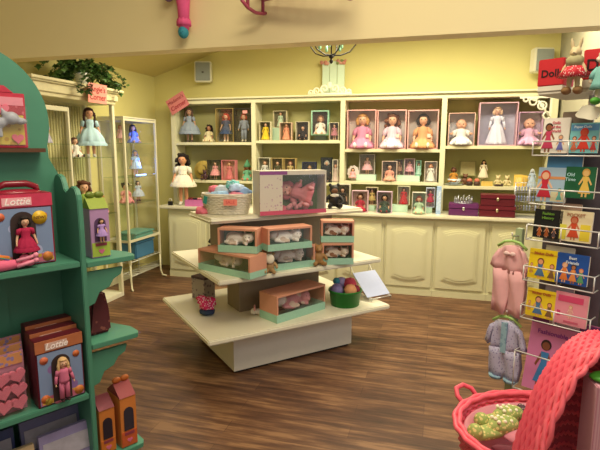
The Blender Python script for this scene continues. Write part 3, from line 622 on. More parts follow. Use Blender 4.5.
# bay 4 counter
z = .9
cx = onY(463, 216, 5.45).x
t = thing('jewel_box', 'purple jewellery box with silver tiara on top', 'box', (cx, 5.44, z+.001), R(-3))
b = MB(); b.box(-.15, .15, 0, .2, 0, .075); b.done('box_base', mat('#5c2858', .35), t, bevel=.004)
b = MB(); b.box(-.152, .152, -.002, .202, .078, .125); b.done('lid', mat('#642c60', .35), t, bevel=.004)
b = MB(); b.sph((0, -.008, .075), (.014, .008, .02), n=10); b.done('clasp', mat('#d8d4cc', .3, .8), t)
t = thing('tiara', 'silver tiara lying on the purple jewellery box', 'tiara', (cx, 5.54, z+.127))
b = MB(); n = 20; b.tube([(.095*cos(k*2*pi/n), .07*sin(k*2*pi/n), .006) for k in range(n)], .006, 5, closed=True)
for k in range(n):
    a = k*2*pi/n; hgt = .035+.025*(k % 2)+.03*max(0, -sin(a)); b.tube([(.095*cos(a), .07*sin(a), .006), (.09*cos(a), .066*sin(a), hgt)], [.006, .002], 5); b.sph((.09*cos(a), .066*sin(a), hgt), .007, n=6)
b.done('tiara_band', mat('#c2c4cc', .25, .6), t)
cx = onY(496.5, 216, 5.44).x
for i, (zz, sc) in enumerate(((0, 1), (.118, .95))):
    t = thing('red_chest', 'dark red lidded keepsake chest, '+('bottom' if i == 0 else 'top')+' of the stack of two', 'box', (cx, 5.42, z+.001+zz), R(-4), 'stacked dark red chests')
    b = MB(); b.box(-.175*sc, .175*sc, 0, .2*sc, 0, .07); b.done('box_base', mat('#5e1a24', .35), t, bevel=.004); b = MB(); b.box(-.178*sc, .178*sc, -.003, .203*sc, .073, .116); b.done('lid', mat('#661c28', .35), t, bevel=.004)
    b = MB(); b.sph((0, -.008, .07), (.014, .008, .018), n=10); b.done('clasp', mat('#cfc4a0', .3, .8), t)
# charm stand
t = thing('charm_stand', 'silver wire stand hung with charms on the counter end', 'display stand', (onY(526, 217, 5.5).x, 5.52, z+.001))
b = MB(); b.box(-.13, .13, -.09, .09, 0, .008); b.done('base', mat('#b3b4b8', .3, .5), t)
b = MB()
for xx in (-.12, .12): b.tube([(xx, 0, .008), (xx, 0, .36)], .004, 6)
for zz in (.16, .26, .36): b.tube([(-.13, 0, zz), (.13, 0, zz)], .003, 5)
b.done('frame', mat('#c4c6cc', .3, .7), t)
for i, (xx, zz, c) in enumerate([(x*.028-.11, zr, random.choice(['#8c98c4', '#d8dae0', '#9aa0b8', '#b4bce0', '#8a7a78'])) for zr in (.155, .255, .355) for x in range(9)]):
    b = MB(); b.tube([(0, 0, 0), (0, 0, -.03)], .0012, 4); b.sph((0, 0, -.045), (.01, .006, .016), n=8); b.box(-.007, .007, -.002, .002, -.085, -.06)
    o = b.done('charm', mat(c, .3, .4)); o.location = t.location+V((xx, -.006, zz)); tag(o, 'little silver-blue charm hanging on the wire stand', 'charm', 'charms on the wire stand')
# ------------------------------------------------------------ three-tier display table
TC = V((-1.234, 3.69, 0)); TR = R(46); TU = V((cos(TR), sin(TR), 0)); TV = V((-sin(TR), cos(TR), 0))
def tp(a, b_, z=0): q = TC+TU*a+TV*b_; return V((q.x, q.y, z))
Z1, Z2, Z3 = .36, .75, 1.13
t = thing('display_table', 'cream three-tier square display table standing on the plank floor', 'display table', TC, TR)
MT = mat('#e2dcc4', .35, var=.03, scale=5)
def slab(w0, w1, d0, d1, z, th, name, rnd=.0):
    b = MB(); b.box(w0, w1, d0, d1, z-th, z); return b.done(name, MT, t, bevel=.008+rnd)
slab(-.77, .77, -.555, .555, Z1, .035, 'bottom_shelf'); slab(-.683, .683, -.535, .535, Z2, .035, 'middle_shelf'); slab(-.66, .66, -.33, .15, Z3, .04, 'top_shelf', .01)
b = MB(); b.box(-.52, .52, -.375, .375, .02, Z1-.036); b.done('plinth', mat('#d4cebe', .5, var=.03), t)
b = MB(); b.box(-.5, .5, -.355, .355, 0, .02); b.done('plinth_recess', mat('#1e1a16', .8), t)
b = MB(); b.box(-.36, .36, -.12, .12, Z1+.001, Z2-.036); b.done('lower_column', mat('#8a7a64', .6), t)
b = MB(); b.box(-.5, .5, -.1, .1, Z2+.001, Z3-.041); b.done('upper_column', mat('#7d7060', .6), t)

def cloth(name, label, cat, loc, size, color, rz=0, group=None, m=None, seed=1, ns=.25, tilt=0):
    b = MB(); b.sph((0, 0, 0), size, n=26)
    for v in b.b.verts:
        k = 1+ns*noise.noise(V((v.co.x/size[0], v.co.y/size[1], v.co.z/size[2]*.5))*2.2+V((seed*7.3, 0, 0)))+.1*sin(v.co.x/size[0]*9+seed)
        v.co = V((v.co.x*k, v.co.y*k, max(v.co.z*(k+.1), -size[2]*.62)))
        v.co.z += size[2]*.62
    o = b.done(name, m or mat(color, .9, var=.12, scale=25, bump=.2)); o.location = loc; o.rotation_euler = (0, tilt, rz); return tag(o, label, cat, group)
def on(px, py, z): return onZ(px, py, z)

# woven basket of clothes on the top shelf
def weave(b, rx, ry, rows, z0, dz, amp, rr, nst=28, flare=0, n=5):
    for i in range(rows):
        z = z0+i*dz; f = 1+flare*i/rows
        N = nst*2; pts = []
        for k in range(N):
            a = 2*pi*k/N; o = amp*(1 if (k+i) % 2 == 0 else -1) if k % 1 == 0 else 0
            pts.append(((rx*f+o)*cos(a), (ry*f+o)*sin(a), z))
        b.tube(pts, rr, n, closed=True)
bp = tp(-.36, -.03, Z3+.001)
q = on(218, 216, Z3)
bp = V((q.x-.0, q.y+.155, Z3+.001))
t = thing('wicker_basket', 'whitewashed oval wicker basket full of doll clothes on the top shelf', 'basket', bp, R(8))
b = MB(); weave(b, .155, .105, 10, .008, .0125, .004, .0068, 26, .17)
b.lathe([(.15, 0), (.15, .006), (.02, .007)], 26, sy=.68); b.done('basket_body', mat('#dcd4c0', .8, var=.2, scale=50), t)
b = MB(); 
for o_ in (0, .011): b.tube([((.181+.003*sin(6*a+o_*200))*cos(a), (.125+.003*sin(6*a+o_*200))*sin(a), .132+o_) for a in [k*pi/24 for k in range(48)]], .008, 5, closed=True)
b.done('braided_rim', mat('#e0d8c4', .8, var=.2, scale=50), t)
o = MB(); o.box(-.048, .048, -.004, 0, -.022, .022); o = o.done('sign_card', mat('#e58070', .6), t); o.location = (.065, -.137, .095); o.rotation_euler = (R(-8), 0, R(8)); text('SALE', o, mat('#c23a3a', .6), (0, -.0045, 0), .03)
o = MB(); o.box(-.018, .018, -.003, 0, -.03, .025); o = o.done('teal_tag', mat('#2f9a94', .6), t); o.location = (-.125, -.11, .11); o.rotation_euler = (0, R(15), R(-30))
gr = 'folded doll clothes heaped in the basket'
for i, (x, y, z, sx, sy, sz, c, rz, l, pat) in enumerate([
    (-.07, -.02, .085, .085, .05, .035, '#aeb8c4', .3, 'grey-white bundle at the left of the basket heap', 0), (.065, -.03, .09, .075, .045, .035, '#e68ea0', -.2, 'pink garment at the front right of the basket heap', 0),
    (-.02, -.055, .105, .07, .04, .03, '#9fc4e6', .2, 'light blue garment hanging over the basket front', 0), (.1, .03, .12, .06, .05, .035, '#8fb0dc', .4, 'blue garment at the right end of the basket heap', 0),
    (-.03, .03, .125, .09, .055, .04, '#c9d4e2', .1, 'big pale blue-white garment in the middle of the basket heap', 0), (-.1, .03, .135, .05, .035, .03, '#e2788c', -.4, 'pink sock bundle at the top left of the basket heap', 0),
    (.03, .03, .17, .055, .04, .035, '#5fb8b4', .5, 'turquoise cloth on the very top of the basket heap', 1), (.07, .0, .155, .06, .04, .03, '#b8d0f0', .9, 'sky blue cloth next to the turquoise one', 0)]):
    cloth('doll_garment', l, 'clothes', bp+V((x*1.15, y*1.1, z+.012)), (sx, sy, sz), c, rz, gr, seed=i+1, m=spotted('#5fb8b4', '#b8dce0', 60, .4) if pat else None)
for i, (px, py, s, l) in enumerate(((201, 214, .055, 'pink folded cloth left of the wicker basket'), (281, 213, .085, 'pink folded cloths between the basket and the big baby box'))):
    q = on(px, py, Z3); cloth('folded_cloth', l, 'cloth', (q.x, q.y+.03, Z3+.001), (s, .045, .03), '#e8788c', .3, 'pink folded cloths on the top shelf', seed=20+i, ns=.15)
q = on(277, 207, Z3); cloth('grey_scarf', 'crumpled grey and white cloth between basket and big baby box', 'cloth', (q.x-.0, q.y+.05, Z3+.001), (.06, .04, .06), '#8f9a98', 0, seed=31, m=spotted('#7f8c8c', '#d4d8d4', 50, .35))
# big baby doll box
q0 = on(260, 216, Z3); q1 = on(326, 212.5, Z3); c = (q0+q1)/2; rz = math.atan2(q1.y-q0.y, q1.x-q0.x)
W = (q1-q0).length
t = boxed((c.x, c.y, Z3+.001), W, .315, .16, '#cfc6b6', '#5a7848', 'big white and mauve baby doll carton standing on the top shelf of the table', None, rz, bd=.012, top=.03, name='baby_doll_box', cat='doll box')
b = MB(); b.box(-W/2, -W/2+W*.33, -.001, .012, .03, .287); o = b.done('flower_panel', spotted('#cdc4b4', '#b89aa4', 38, .25), t)
b = MB(); b.box(-W/2, W/2, -.0025, -.0005, .0, .03); b.done('bottom_stripe', mat('#c4526c', .5), t); b = MB(); b.box(-W/2, -W/2+W*.4, -.0025, -.0005, .288, .312); b.done('top_stripe', mat('#8a4c86', .5), t)
figure(t, .25, kind='baby', hc='#c46a74', hs='bob', dc='#cc7c84', skin='#e0a498', sh='#d89aa0', as_part='doll', loc=(.165, .085, .11), rot=(R(-14), R(-72), 0))
b = MB()
for k in range(9): b.sph((-.03+.022*k, .03+.01*(k % 2), .045+.012*(k % 3)), .02, n=8, ns=.2)
b.done('fabric_flowers', mat('#cf8a90', .8, var=.3, scale=60), t)
# black plush and white
q = on(336, 209, Z3); t = thing('black_plush', 'black plush with brown face and white bow beside the big baby box', 'soft toy', (q.x-.03, q.y+.06, Z3+.001), R(20))
figure(t, .2, kind='bear', skin='#15110f'); b = MB(); b.sph((0, -.14*.2-.01, .7*.2), (.026, .02, .02)); b.done('muzzle', mat('#6a4630', .8), t)
b = MB(); b.sph((0, -.035, .105), (.035, .014, .014), ns=.3); b.done('bow', mat('#dcd8cc', .7), t)

# middle shelf: peach and mint plush animal boxes
PE, MI = '#d29478', '#9cc8ae'
def pbox(pa, pb, z, h, d, label, group='peach and mint plush animal boxes', kit=True, zb=0, tilt=0, peach=PE, fur='#e0d0c4', back='#4a7c68', win=True, rz=None, patch='#c8b4a4'):
    q0 = on(pa[0], pa[1], z); q1 = on(pb[0], pb[1], z); c = (q0+q1)/2; W = (q1-q0).length
    r_ = math.atan2(q1.y-q0.y, q1.x-q0.x) if rz is None else rz
    t = boxed((c.x, c.y, z+.001), W, h, d, peach, back, label, group, r_, bd=.014, band=h*.3, bandc=MI, top=.014, name='plush_animal_box', cat='toy box')
    b = MB(); b.sph((-W*.2, d*.6, h*.58), (W*.17, d*.25, h*.22), n=14); b.done('cushion', mat('#e4dcd0', .8), t)
    o = link('toy_animal', body('cat'), t, spotted(fur, patch, 4, .36), (W*.03, d*.5, h*.3), (0, 0, 0), min(W*.85, h*1.5))
    b = MB(); b.sph((.29, -.28, .17), (.02, .014, .014), n=6); 
    b.done('nose', mat('#8a4a44', .5), o)
    for s in (-1, 1): b = MB(); b.sph((.26+s*.05, -.215, .24), (.018, .012, .018), n=6); b.done('eye', mat('#1c1614', .3), o)
    return t
pbox((198.5, 269), (250, 280), Z2, .15, .17, 'long peach and mint box lowest in the left pile of the middle shelf')
b = MB(); 
t = pbox((217, 0), (1, 1), Z2, .1, .1, 'x') if False else None
# kitten box on top of the long box
q0 = on(226, 259, Z2+.118); q1 = on(259, 250, Z2+.118); c = (q0+q1)/2
def placed(pa, pb, zb, h, d, label, **kw): return pbox(pa, pb, zb, h, d, label, **kw)
placed((218, 252), (257, 254), Z2+.153, .165, .12, 'peach and mint box with white kitten, upper box of the left pile', fur='#e8ded4')
placed((268, 252), (312, 247.5), Z2+.163, .155, .13, 'peach and mint box with white animal, top box of the middle pile', fur='#ece6de')
placed((270, 272), (315, 266), Z2, .16, .13, 'peach and mint box with sleeping animal, bottom box of the middle pile', fur='#e2d8cc')
placed((321, 242.5), (354, 242.5), Z2+.163, .16, .13, 'peach and mint box with brown and white puppy, top box of the right pile', fur='#e0d4c4', patch='#7c5438')
placed((322, 265), (353.5, 264.5), Z2, .16, .13, 'peach and mint box with sleeping puppy, bottom box of the right pile', fur='#dccab4', patch='#8a5c3c')
q = on(208, 252, Z2); t = thing('black_plush', 'small black and white plush behind the left box pile', 'soft toy', (q.x+.02, q.y+.16, Z2+.001), R(0)); figure(t, .2, kind='bear', skin='#1a1614')
b = MB(); b.sph((.015, -.045, .13), (.02, .015, .03)); b.done('white_patch', mat('#dcd8d0', .8), t)
q = on(270, 274, Z2); t = thing('monkey_plush', 'cream-faced brown plush sitting at the middle shelf front edge', 'soft toy', (q.x-.01, q.y+.03, Z2+.001), R(15)); figure(t, .15, kind='bear', skin='#a8865a')
b = MB(); b.sph((0, -.03, .105), (.034, .012, .036)); b.done('lace_face', mat('#e6dcc4', .8), t)
q = on(319, 266, Z2); t = thing('teddy_bear', 'light brown teddy bear sitting between middle and right piles', 'soft toy', (q.x-.01, q.y+.03, Z2+.001), R(25)); figure(t, .165, kind='bear', skin='#9c7444')

# bottom shelf
q0 = on(189, 299, Z1); q1 = on(207, 307, Z1)
t = thing('grey_carton', 'grey patterned carton with dark lid at the left corner of the bottom shelf', 'box', (q0.x+.075, q0.y+.02, Z1+.001), R(-20))
b = MB(); b.box(-.075, .075, 0, .12, 0, .17); b.done('carton', spotted('#a89c98', '#7c6c78', 30, .35), t); b = MB(); b.box(-.077, .077, -.002, .122, .171, .19); b.done('lid', mat('#4a3440', .5), t)
q = on(204, 317, Z1); t = thing('dotted_plush', 'pink polka-dot plush with navy feet in front of the grey carton', 'soft toy', (q.x, q.y+.05, Z1+.001), R(-10))
b = MB(); b.sph((0, 0, .028), (.065, .055, .028), ns=.12); b.done('feet', mat('#2c3a54', .8), t)
b = MB()
b.sph((0, 0, .085), (.07, .055, .05), ns=.5); b.sph((-.035, -.01, .12), (.04, .03, .03), ns=.5); b.sph((.04, 0, .115), (.035, .03, .03), ns=.5); b.done('dotted_cloth', spotted('#d82a68', '#f0dce4', 75, .35), t)
q = on(262, 315, Z1); t = thing('toy_mouse', 'white and pink toy mouse lying by the open peach box on the bottom shelf', 'soft toy', (q.x, q.y, Z1+.001), R(200))
b = MB(); b.sph((0, 0, .028), (.055, .035, .028)); b.sph((.058, 0, .03), (.03, .026, .025)); b.done('body', mat('#ddd4c8', .85), t)
for s in (-1, 1): b = MB(); b.sph((.055, s*.024, .056), (.008, .016, .018), n=8); b.done('ear', mat('#d89a9a', .8), t)
b = MB(); b.tube([(-.05, 0, .015), (-.1, .02, .008), (-.12, .07, .006), (-.08, .1, .006), (-.02, .09, .006)], .005, 5); b.done('tail', mat('#ddd4c8', .8), t)
t = pbox((277, 324), (325, 309), Z1, .20, .2, 'large peach and mint box with baby dolls on the bottom shelf front', kit=False, fur='#c08088', back='#3a3a44', group='peach and mint plush animal boxes')
# green tub of soft balls
q = on(342, 308, Z1); tc = V((q.x+.005, q.y+.1, Z1+.001)); t = thing('green_tub', 'round green tub of soft toys on the bottom shelf right of the peach box', 'tub', tc)
b = MB(); b.lathe([(.02, .004), (.115, .004), (.128, .115), (.136, .117), (.136, .125), (.132, .13), (.122, .123), (.11, .012), (.02, .011)], 36, cap=False); b.lathe([(.112, 0), (.115, .0045)], 36); b.done('tub_shell', mat('#1f7a28', .35), t)
for i, (x, y, z, r_, c, l) in enumerate(((-.06, -.03, .12, .055, '#8c80b0', 'lilac soft ball at the left of the green tub'), (.05, -.04, .13, .05, '#e0a070', 'orange-pink soft ball at the front of the green tub'), (.03, .05, .155, .055, '#c84a5c', 'red soft ball at the back of the green tub'),
    (-.04, .05, .165, .045, '#a89cc4', 'pale lilac soft toy peak at the back left of the green tub'), (-.075, .02, .18, .03, '#3f8c9c', 'small teal toy at the upper left of the green tub'), (.08, .02, .12, .04, '#8c3040', 'maroon soft ball at the right rim of the green tub'))):
    b = MB(); b.sph((0, 0, 0), r_, n=16, ns=.1); o = b.done('soft_ball', mat(c, .9, var=.25, scale=35)); o.location = tc+V((x, y, z)); tag(o, l, 'soft toy', 'soft toys in the green tub')
# leaflet in a wire holder
q = on(372, 300, Z1); t = thing('wire_holder', 'white wire easel holding a glossy sheet at the right corner of the bottom shelf', 'stand', (q.x-.02, q.y+.1, Z1+.001), TR)
b = MB()
for s in (-.1, .1): b.tube([(s, -.13, .004), (s, -.14, .03), (s, .0, .02), (s, .16, .24), (s, .2, .004)], .0035, 5)
b.tube([(-.1, -.14, .03), (.1, -.14, .03)], .0035, 5); b.tube([(-.1, .16, .24), (.1, .16, .24)], .0035, 5); b.tube([(-.12, -.12, .02), (.12, -.12, .02)], .0035, 5)
b.done('wire_frame', mat('#d8d8d4', .35, .4), t)
q2 = tag(MB().box(-.12, .12, 0, .003, 0, .26).done('glossy_sheet', mat('#b4bcd8', .15, var=.06)), 'glossy sheet tinted with a pale blue window reflection, leaning in the wire easel', 'leaflet'); q2.location = V(t.location)+TV*(-.1)+V((0, 0, .034)); q2.rotation_euler = (R(-52), 0, TR)  # pale blue of the window's reflection put into the sheet colour

# ------------------------------------------------------------ cases on the left wall
MF = mat('#dcd6b4', .4, var=.03, scale=8)
def glass_case(x0, x1, y0, y1, h, shelves, label, legs=True, wires=()):
    t = thing('curio_case', label, 'glass case', ((x0+x1)/2, (y0+y1)/2, 0), 0, 'glass curio cases on the left wall'); X, Y = (x1-x0)/2, (y1-y0)/2; g = .011
    for sx in (-1, 1):
        for sy in (-1, 1):
            b = MB(); z0 = .3 if legs else 0
            b.box(sx*X-g, sx*X+g, sy*Y-g, sy*Y+g, z0, h); b.done('post', MF, t)
            if legs: b = MB(); b.tube([(sx*X, sy*Y, .3), (sx*X, sy*Y, .1), (sx*(X+.015), sy*(Y+.015), .03), (sx*(X+.05), sy*(Y+.05), .012)], .011, 8); b.done('curved_leg', MF, t)
    for z in (h-.03, .55):
        b = MB()
        for s in (-1, 1): b.box(-X+g, X-g, s*Y-g*.9, s*Y+g*.9, z, z+.025); b.box(s*X-g*.9, s*X+g*.9, -Y+g, Y-g, z, z+.025)
        b.done('rail', MF, t)
    b = MB(); b.box(-X-g, X+g, -Y-g, Y+g, h+.0005, h+.015); b.done('top_panel', MF, t)
    for z in shelves: b = MB(); b.box(-X+g+.001, X-g-.001, -Y+g+.001, Y-g-.001, z-.006, z); b.done('glass_shelf', glass('shelf_glass', .14, (.86, .93, .88, 1)), t)
    for s in (-1, 1): b = MB(); b.box(-X+g, X-g, s*Y-.002, s*Y+.002, .58, h-.03); b.done('glass_panel', glass(), t)
    b = MB(); b.box(X-.002, X+.002, -Y+g, Y-g, .58, h-.03); d = b.done('glass_door', glass(), t)
    b = MB(); b.cyl((X+.002, -Y+.06, 1.2), (X+.02, -Y+.06, 1.2), .008, n=8); b.done('knob', mat('#b8ae84', .3, .6), d)
    for z in wires:
        b = MB()
        for k in range(9): y = -Y+2*Y*k/8; b.tube([(-X, y, z), (X, y, z)], .003, 4)
        for s in (-1, 0, 1): b.tube([(s*X, -Y, z), (s*X, Y, z)], .0045, 5)
        b.done('wire_shelf', mat('#dcdccc', .4, .3), t)
    return t
CXa, CXb, CYa, CYb = -3.58, -3.27, 4.68, 5.30
glass_case(CXa, CXb, CYa, CYb, 1.93, (1.66, 1.28, .98), 'slim cream glass curio case nearest the corner, lit blue inside', wires=(.32, .16))
# dolls in the far case
cx = (CXa+CXb)/2
def dollat(name, label, x, y, z, h, rz=R(60), group='dolls in the glass cases', **kw):
    t = thing(name, label, 'doll', (x, y, z+.001), rz, group); figure(t, h, **kw); return t
dollat('case_doll', 'doll in pink on the top glass shelf of the corner case, left one', cx, 4.84, 1.66, .2, hc='#b8744c', hs='bob', dc='#d8a49c', ds='short')
dollat('case_doll', 'seated dark-haired doll lit blue on the top glass shelf', cx, 5.08, 1.66, .22, kind='sit', hc='#241c34', hs='long', dc='#6f86d8')
dollat('case_doll', 'doll in white-blue dress on the middle glass shelf of the corner case', cx, 5.1, 1.28, .3, hc='#8a90a8', hs='long', dc='#b8cfe0', ds='short')
dollat('case_doll', 'doll in pink ruffled dress low in the corner case', cx+.02, 4.85, .98, .24, kind='sit', hc='#1c1412', hs='buns', dc='#e49a92', sh='#d88a84')
dollat('case_doll', 'doll with black shoes in pale blue skirt low in the corner case', cx+.02, 5.1, .98, .24, hc='#3a2c2a', hs='bob', dc='#c8d4e0', ds='full', sh='#16141a')
t = thing('case_reflection', 'blue glowing strip standing for a tube reflection on the corner case middle shelf', 'reflection', (cx+.06, 5.12, 1.285))  # emissive strip stands for the blue reflection of a tube light
b = MB(); b.box(-.012, .012, -.09, .09, .0, .012); b.done('glowing_strip', mat('#7aa4ff', .4, emit=6), t)
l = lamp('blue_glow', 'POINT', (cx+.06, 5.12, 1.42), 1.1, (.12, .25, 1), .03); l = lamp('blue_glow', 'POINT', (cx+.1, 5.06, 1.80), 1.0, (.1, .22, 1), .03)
for i, (z, h, c, l) in enumerate(((.325, .2, '#3f78a0', 'blue storage bin, lower one on the wire shelf of the corner case'), (.53, .1, '#58a69c', 'teal lidded bin on top of the blue bin'))):
    t = thing('storage_bin', l, 'bin', (cx+.0, 5.04, z), 0, 'storage bins in the corner case'); b = MB(); b.box(-.12, .12, -.19, .19, 0, h-.02); b.done('bin_body', mat(c, .4, var=.15, scale=12), t, bevel=.01); b = MB(); b.box(-.13, .13, -.2, .2, h-.019, h); b.done('lid', mat(c, .35), t, bevel=.004)
# tall cabinet with cornice
t = thing('tall_display_cabinet', 'tall cream cabinet with wide cornice and glass shelves against the left wall', 'cabinet', (-3.42, 3.98, 0)); X0, X1, Y0, Y1, H = -.19, .18, -.56, .52, 2.045
for sx in (X0+.02, X1-.02):
    for sy in (Y0+.02, Y1-.02): b = MB(); b.box(sx-.02, sx+.02, sy-.02, sy+.02, .05, H); b.done('post', MF, t, bevel=.003)
b = MB(); b.box(X0, X1+.0, Y0, Y1, 0, .05); b.done('base_board', mat('#e4e0c8', .4), t, bevel=.004)
b = MB(); b.box(X0, X1+.01, Y0-.01, Y1+.01, H, H+.035); b.box(X0, X1+.03, Y0-.03, Y1+.03, H+.035, H+.11); b.box(X0, X1+.055, Y0-.055, Y1+.055, H+.11, H+.125); b.box(X0, X1+.075, Y0-.075, Y1+.075, H+.125, H+.15); b.done('cornice', mat('#ddd2a4', .45), t, bevel=.004)
b = MB(); b.box(X0, X0+.008, Y0+.04, Y1-.04, .05, H)
for k in range(26): y = Y0+.05+k*.038; b.cyl((X0+.012, y, .05), (X0+.012, y, H-.02), .012, n=6)
b.done('fabric_backing', mat('#cfc890', .9, var=.08), t)
for z in (1.51, .93, .5): b = MB(); b.box(X0+.03, X1-.002, -.14, Y1-.045, z-.006, z); b.done('glass_shelf', glass('shelf_glass', .14, (.86, .93, .88, 1)), t)
for z in (1.64, 1.4, .93): b = MB(); b.box(X0+.03, X1-.002, Y0+.045, -.165, z-.006, z); b.done('glass_shelf', glass('shelf_glass', .14, (.86, .93, .88, 1)), t)
b = MB(); b.box(X1-.03, X1-.002, -.164, -.141, .05, 1.97); b.box(X1-.03, X1-.002, Y0+.045, -.164, 1.93, 1.97); b.done('inner_frame', MF, t, bevel=.002)
o = MB().box(-.003, 0, -.135, .135, -.09, .09).done('sign_card', mat('#ec9484', .6, var=.08), t); o.location = (X1+.085, .16, H+.075); o.rotation_euler = (0, R(4), 0)
for s_, zz in (("Angie's", .038), ('Corner', -.036)): text(s_, o, mat('#9c2c2c', .6), (.001, 0, zz), .078, (pi/2, 0, pi/2), bold=.001)
TX = -3.42
def ivy(loc):
    t = thing('potted_ivy', 'trailing green ivy in a white pot on the cabinet cornice', 'plant', loc)
    b = MB(); b.lathe([(.05, 0), (.065, .1), (.073, .102), (.073, .125), (.06, .125), (.055, .1)], 24); b.done('pot', mat('#dcdcd4', .4), t)
    b = MB(); rnd = random.Random(5); strands = []
    for k in range(44):
        side = rnd.choice((-1, 1)); L = rnd.uniform(.2, .68); p = V((0, 0, .13)); pts = [p.copy()]
        d = V((rnd.uniform(-.15, .35), side*rnd.uniform(.4, 1), rnd.uniform(.2, 1.0))).normalized()
        n_ = int(L/.03)
        for q in range(n_):
            d.z -= .13; d += V((rnd.uniform(-.2, .2), rnd.uniform(-.2, .2), rnd.uniform(-.1, .1))); d.normalize(); p = p+d*.03
            if p.x < .215 and p.z < .025: p.z = .025+rnd.random()*.02
            p.z = max(min(p.z, .24), -.1); p.x = min(max(p.x, -.16), .26); pts.append(p.copy())
        strands.append(pts)
    for pts in strands: b.tube(pts, .0025, 4, cap=False)
    b.done('vines', mat('#4a4a26', .8), t)
    b = MB()
    for pts in strands:
        for p in pts[1:]:
            for q in range(3):
                c = p+V((rnd.uniform(-.02, .02), rnd.uniform(-.02, .02), rnd.uniform(-.01, .02))); s = rnd.uniform(.018, .034)
                M = Matrix.Translation(c) @ Matrix.Rotation(rnd.uniform(0, 6.3), 4, 'Z') @ Matrix.Rotation(rnd.uniform(-1, 1.2), 4, 'X') @ Matrix.Scale(s, 4)
                vs = [b.b.verts.new(M @ V(v)) for v in ((0, -1, 0), (.5, -.5, .1), (1, -.2, 0), (.45, .2, .1), (0, 1, -.1), (-.45, .2, .1), (-1, -.2, 0), (-.5, -.5, .1))]
                b.b.faces.new(vs)
    o = b.done('foliage', mat('#4f7038', .35, var=.5, scale=25), t); return t
ivy((TX+.06, 4.18, 2.197))
# dolls in the tall cabinet
dollat('braided_doll', 'doll with long dark braids and blue ruffled dress in the tall cabinet', TX+.07, 4.24, 1.51, .49, rz=R(48), hc='#3a1f18', hs='braids', dc='#b4d4dc', ds='full', sh='#e8e4d8', skin='#d8a07c', group=None)
dollat('white_doll', 'small doll in white lying trousers and black shoes left of the braided doll', TX+.03, 4.06, 1.51, .2, rz=R(75), kind='sit', hc='#6a4a3a', hs='bob', dc='#e4ded0', sh='#1c181a', group=None)
dollat('bride_doll', 'doll in long white gown on the glass shelf behind the green shelf arch', TX+.0, 3.70, 1.64, .27, rz=R(45), hc='#a87a5c', hs='long', dc='#c8c0d0', ds='long', group=None)
dollat('sleeping_doll', 'dark plush doll on the glass shelf below the white gown doll', TX, 3.69, 1.4, .16, rz=R(45), kind='sit', hc='#4a4038', hs='bob', dc='#5c6458', group=None)
dollat('brown_haired_doll', 'brown-haired doll whose head shows above the green and pink doll carton', TX+.05, 4.12, .93, .36, rz=R(50), kind='sit', hc='#5c3420', hs='curly', dc='#8fae4a', group=None)
dollat('low_doll', 'doll in pink lying on the low glass shelf of the tall cabinet', TX+.05, 4.36, .93, .22, rz=R(40), kind='sit', hc='#c09058', hs='bob', dc='#d89898', group=None)
# ------------------------------------------------------------ green shelf unit at the left
GA = V((-1.26, 1.53, 0)); GR = math.atan2(.863, .505)
GX = V((cos(GR), sin(GR), 0)); GY = V((-sin(GR), cos(GR), 0))
def gp(x, y, z): return GA+GX*x+GY*y+V((0, 0, z))
MG = mat('#4a8670', .5, var=.08, scale=12)
t = thing('green_shelf_unit', 'green painted wooden shelf unit with arched back and side wings', 'shelf', GA, GR)
D = .24
pts = [(-.60, .02), (0, .02), (0, 1.50), (-.03, 1.56), (-.032, 1.61)]
pts += [(-.30+.28*cos(a), 1.70+.28*sin(a)) for a in [R(-10+k*200/30) for k in range(31)]]
pts += [(-.568, 1.61), (-.57, 1.56), (-.60, 1.50)]
b = MB()
b.prism(pts, .018, Matrix.Translation((0, D, 0))); b.done('arched_back', MG, t, bevel=.003)
def side(x):
    p = [(0, .0), (D-.001, .0), (D-.001, 1.475), (D-.02, 1.495), (D-.05, 1.50), (D-.08, 1.49), (D-.10, 1.465), (D-.11, 1.445), (.11, 1.435), (.09, 1.445), (.07, 1.455), (.05, 1.46), (.02, 1.452), (.004, 1.43), (0, 1.41), (-.004, 1.30), (0, 1.19), (.002, .8)]
    b = MB(); b.prism([(y, z) for y, z in p], .02, Matrix.Translation((x, 0, 0)) @ Matrix.Rotation(pi/2, 4, 'Z')); return b
for x in (0, -.58): side(x).done('side_panel', MG, t, bevel=.003)
ZA, ZB, ZC = 1.178, .645, .18
for z in (ZA, ZB, ZC): b = MB(); b.box(-.579, -.021, .004, D-.001, z-.022, z); b.done('shelf', MG, t, bevel=.003)
for z0 in (.30, .83): b = MB(); b.box(-.42, -.22, D-.006, D-.0005, z0, z0+.28); b.done('raised_back_board', MG, t)
b = MB(); b.box(-.60+.02, -.022, .0, .012, ZC-.18, ZC-.023); b.done('kick_board', MG, t)
# small ledge holding the top toy pack
b = MB(); b.box(-.42, -.06, D-.065, D-.001, 1.585, 1.6); b.done('ledge', mat('#5a3a26', .5), t)
wz = (1.15, .82, .32)
for z in wz:
    b = MB(); b.prism([(.001, 0), (.001, D-.002), (.15, D-.01), (.205, .10), (.205, .03), (.19, .004)], .02, Matrix.Translation((0, 0, z)) @ Matrix.Rotation(pi/2, 4, 'X') @ Matrix.Scale(-1, 4, (0, 0, 1)))
    b.done('wing_shelf', MG, t, bevel=.002)
    b = MB(); b.prism([(.001, -.001), (.15, -.001), (.14, -.03), (.11, -.045), (.09, -.075), (.05, -.09), (.03, -.13), (.001, -.14)], .016, Matrix.Translation((0, .02, z-.021))); b.done('wing_bracket', MG, t, bevel=.002)
for y, x in ((1.55, -.015), (1.53, -.02)): pass
def gthing(name, label, cat, x, y, z, rz=0, group=None): return thing(name, label, cat, gp(x, y, z+.001), GR+rz, group)
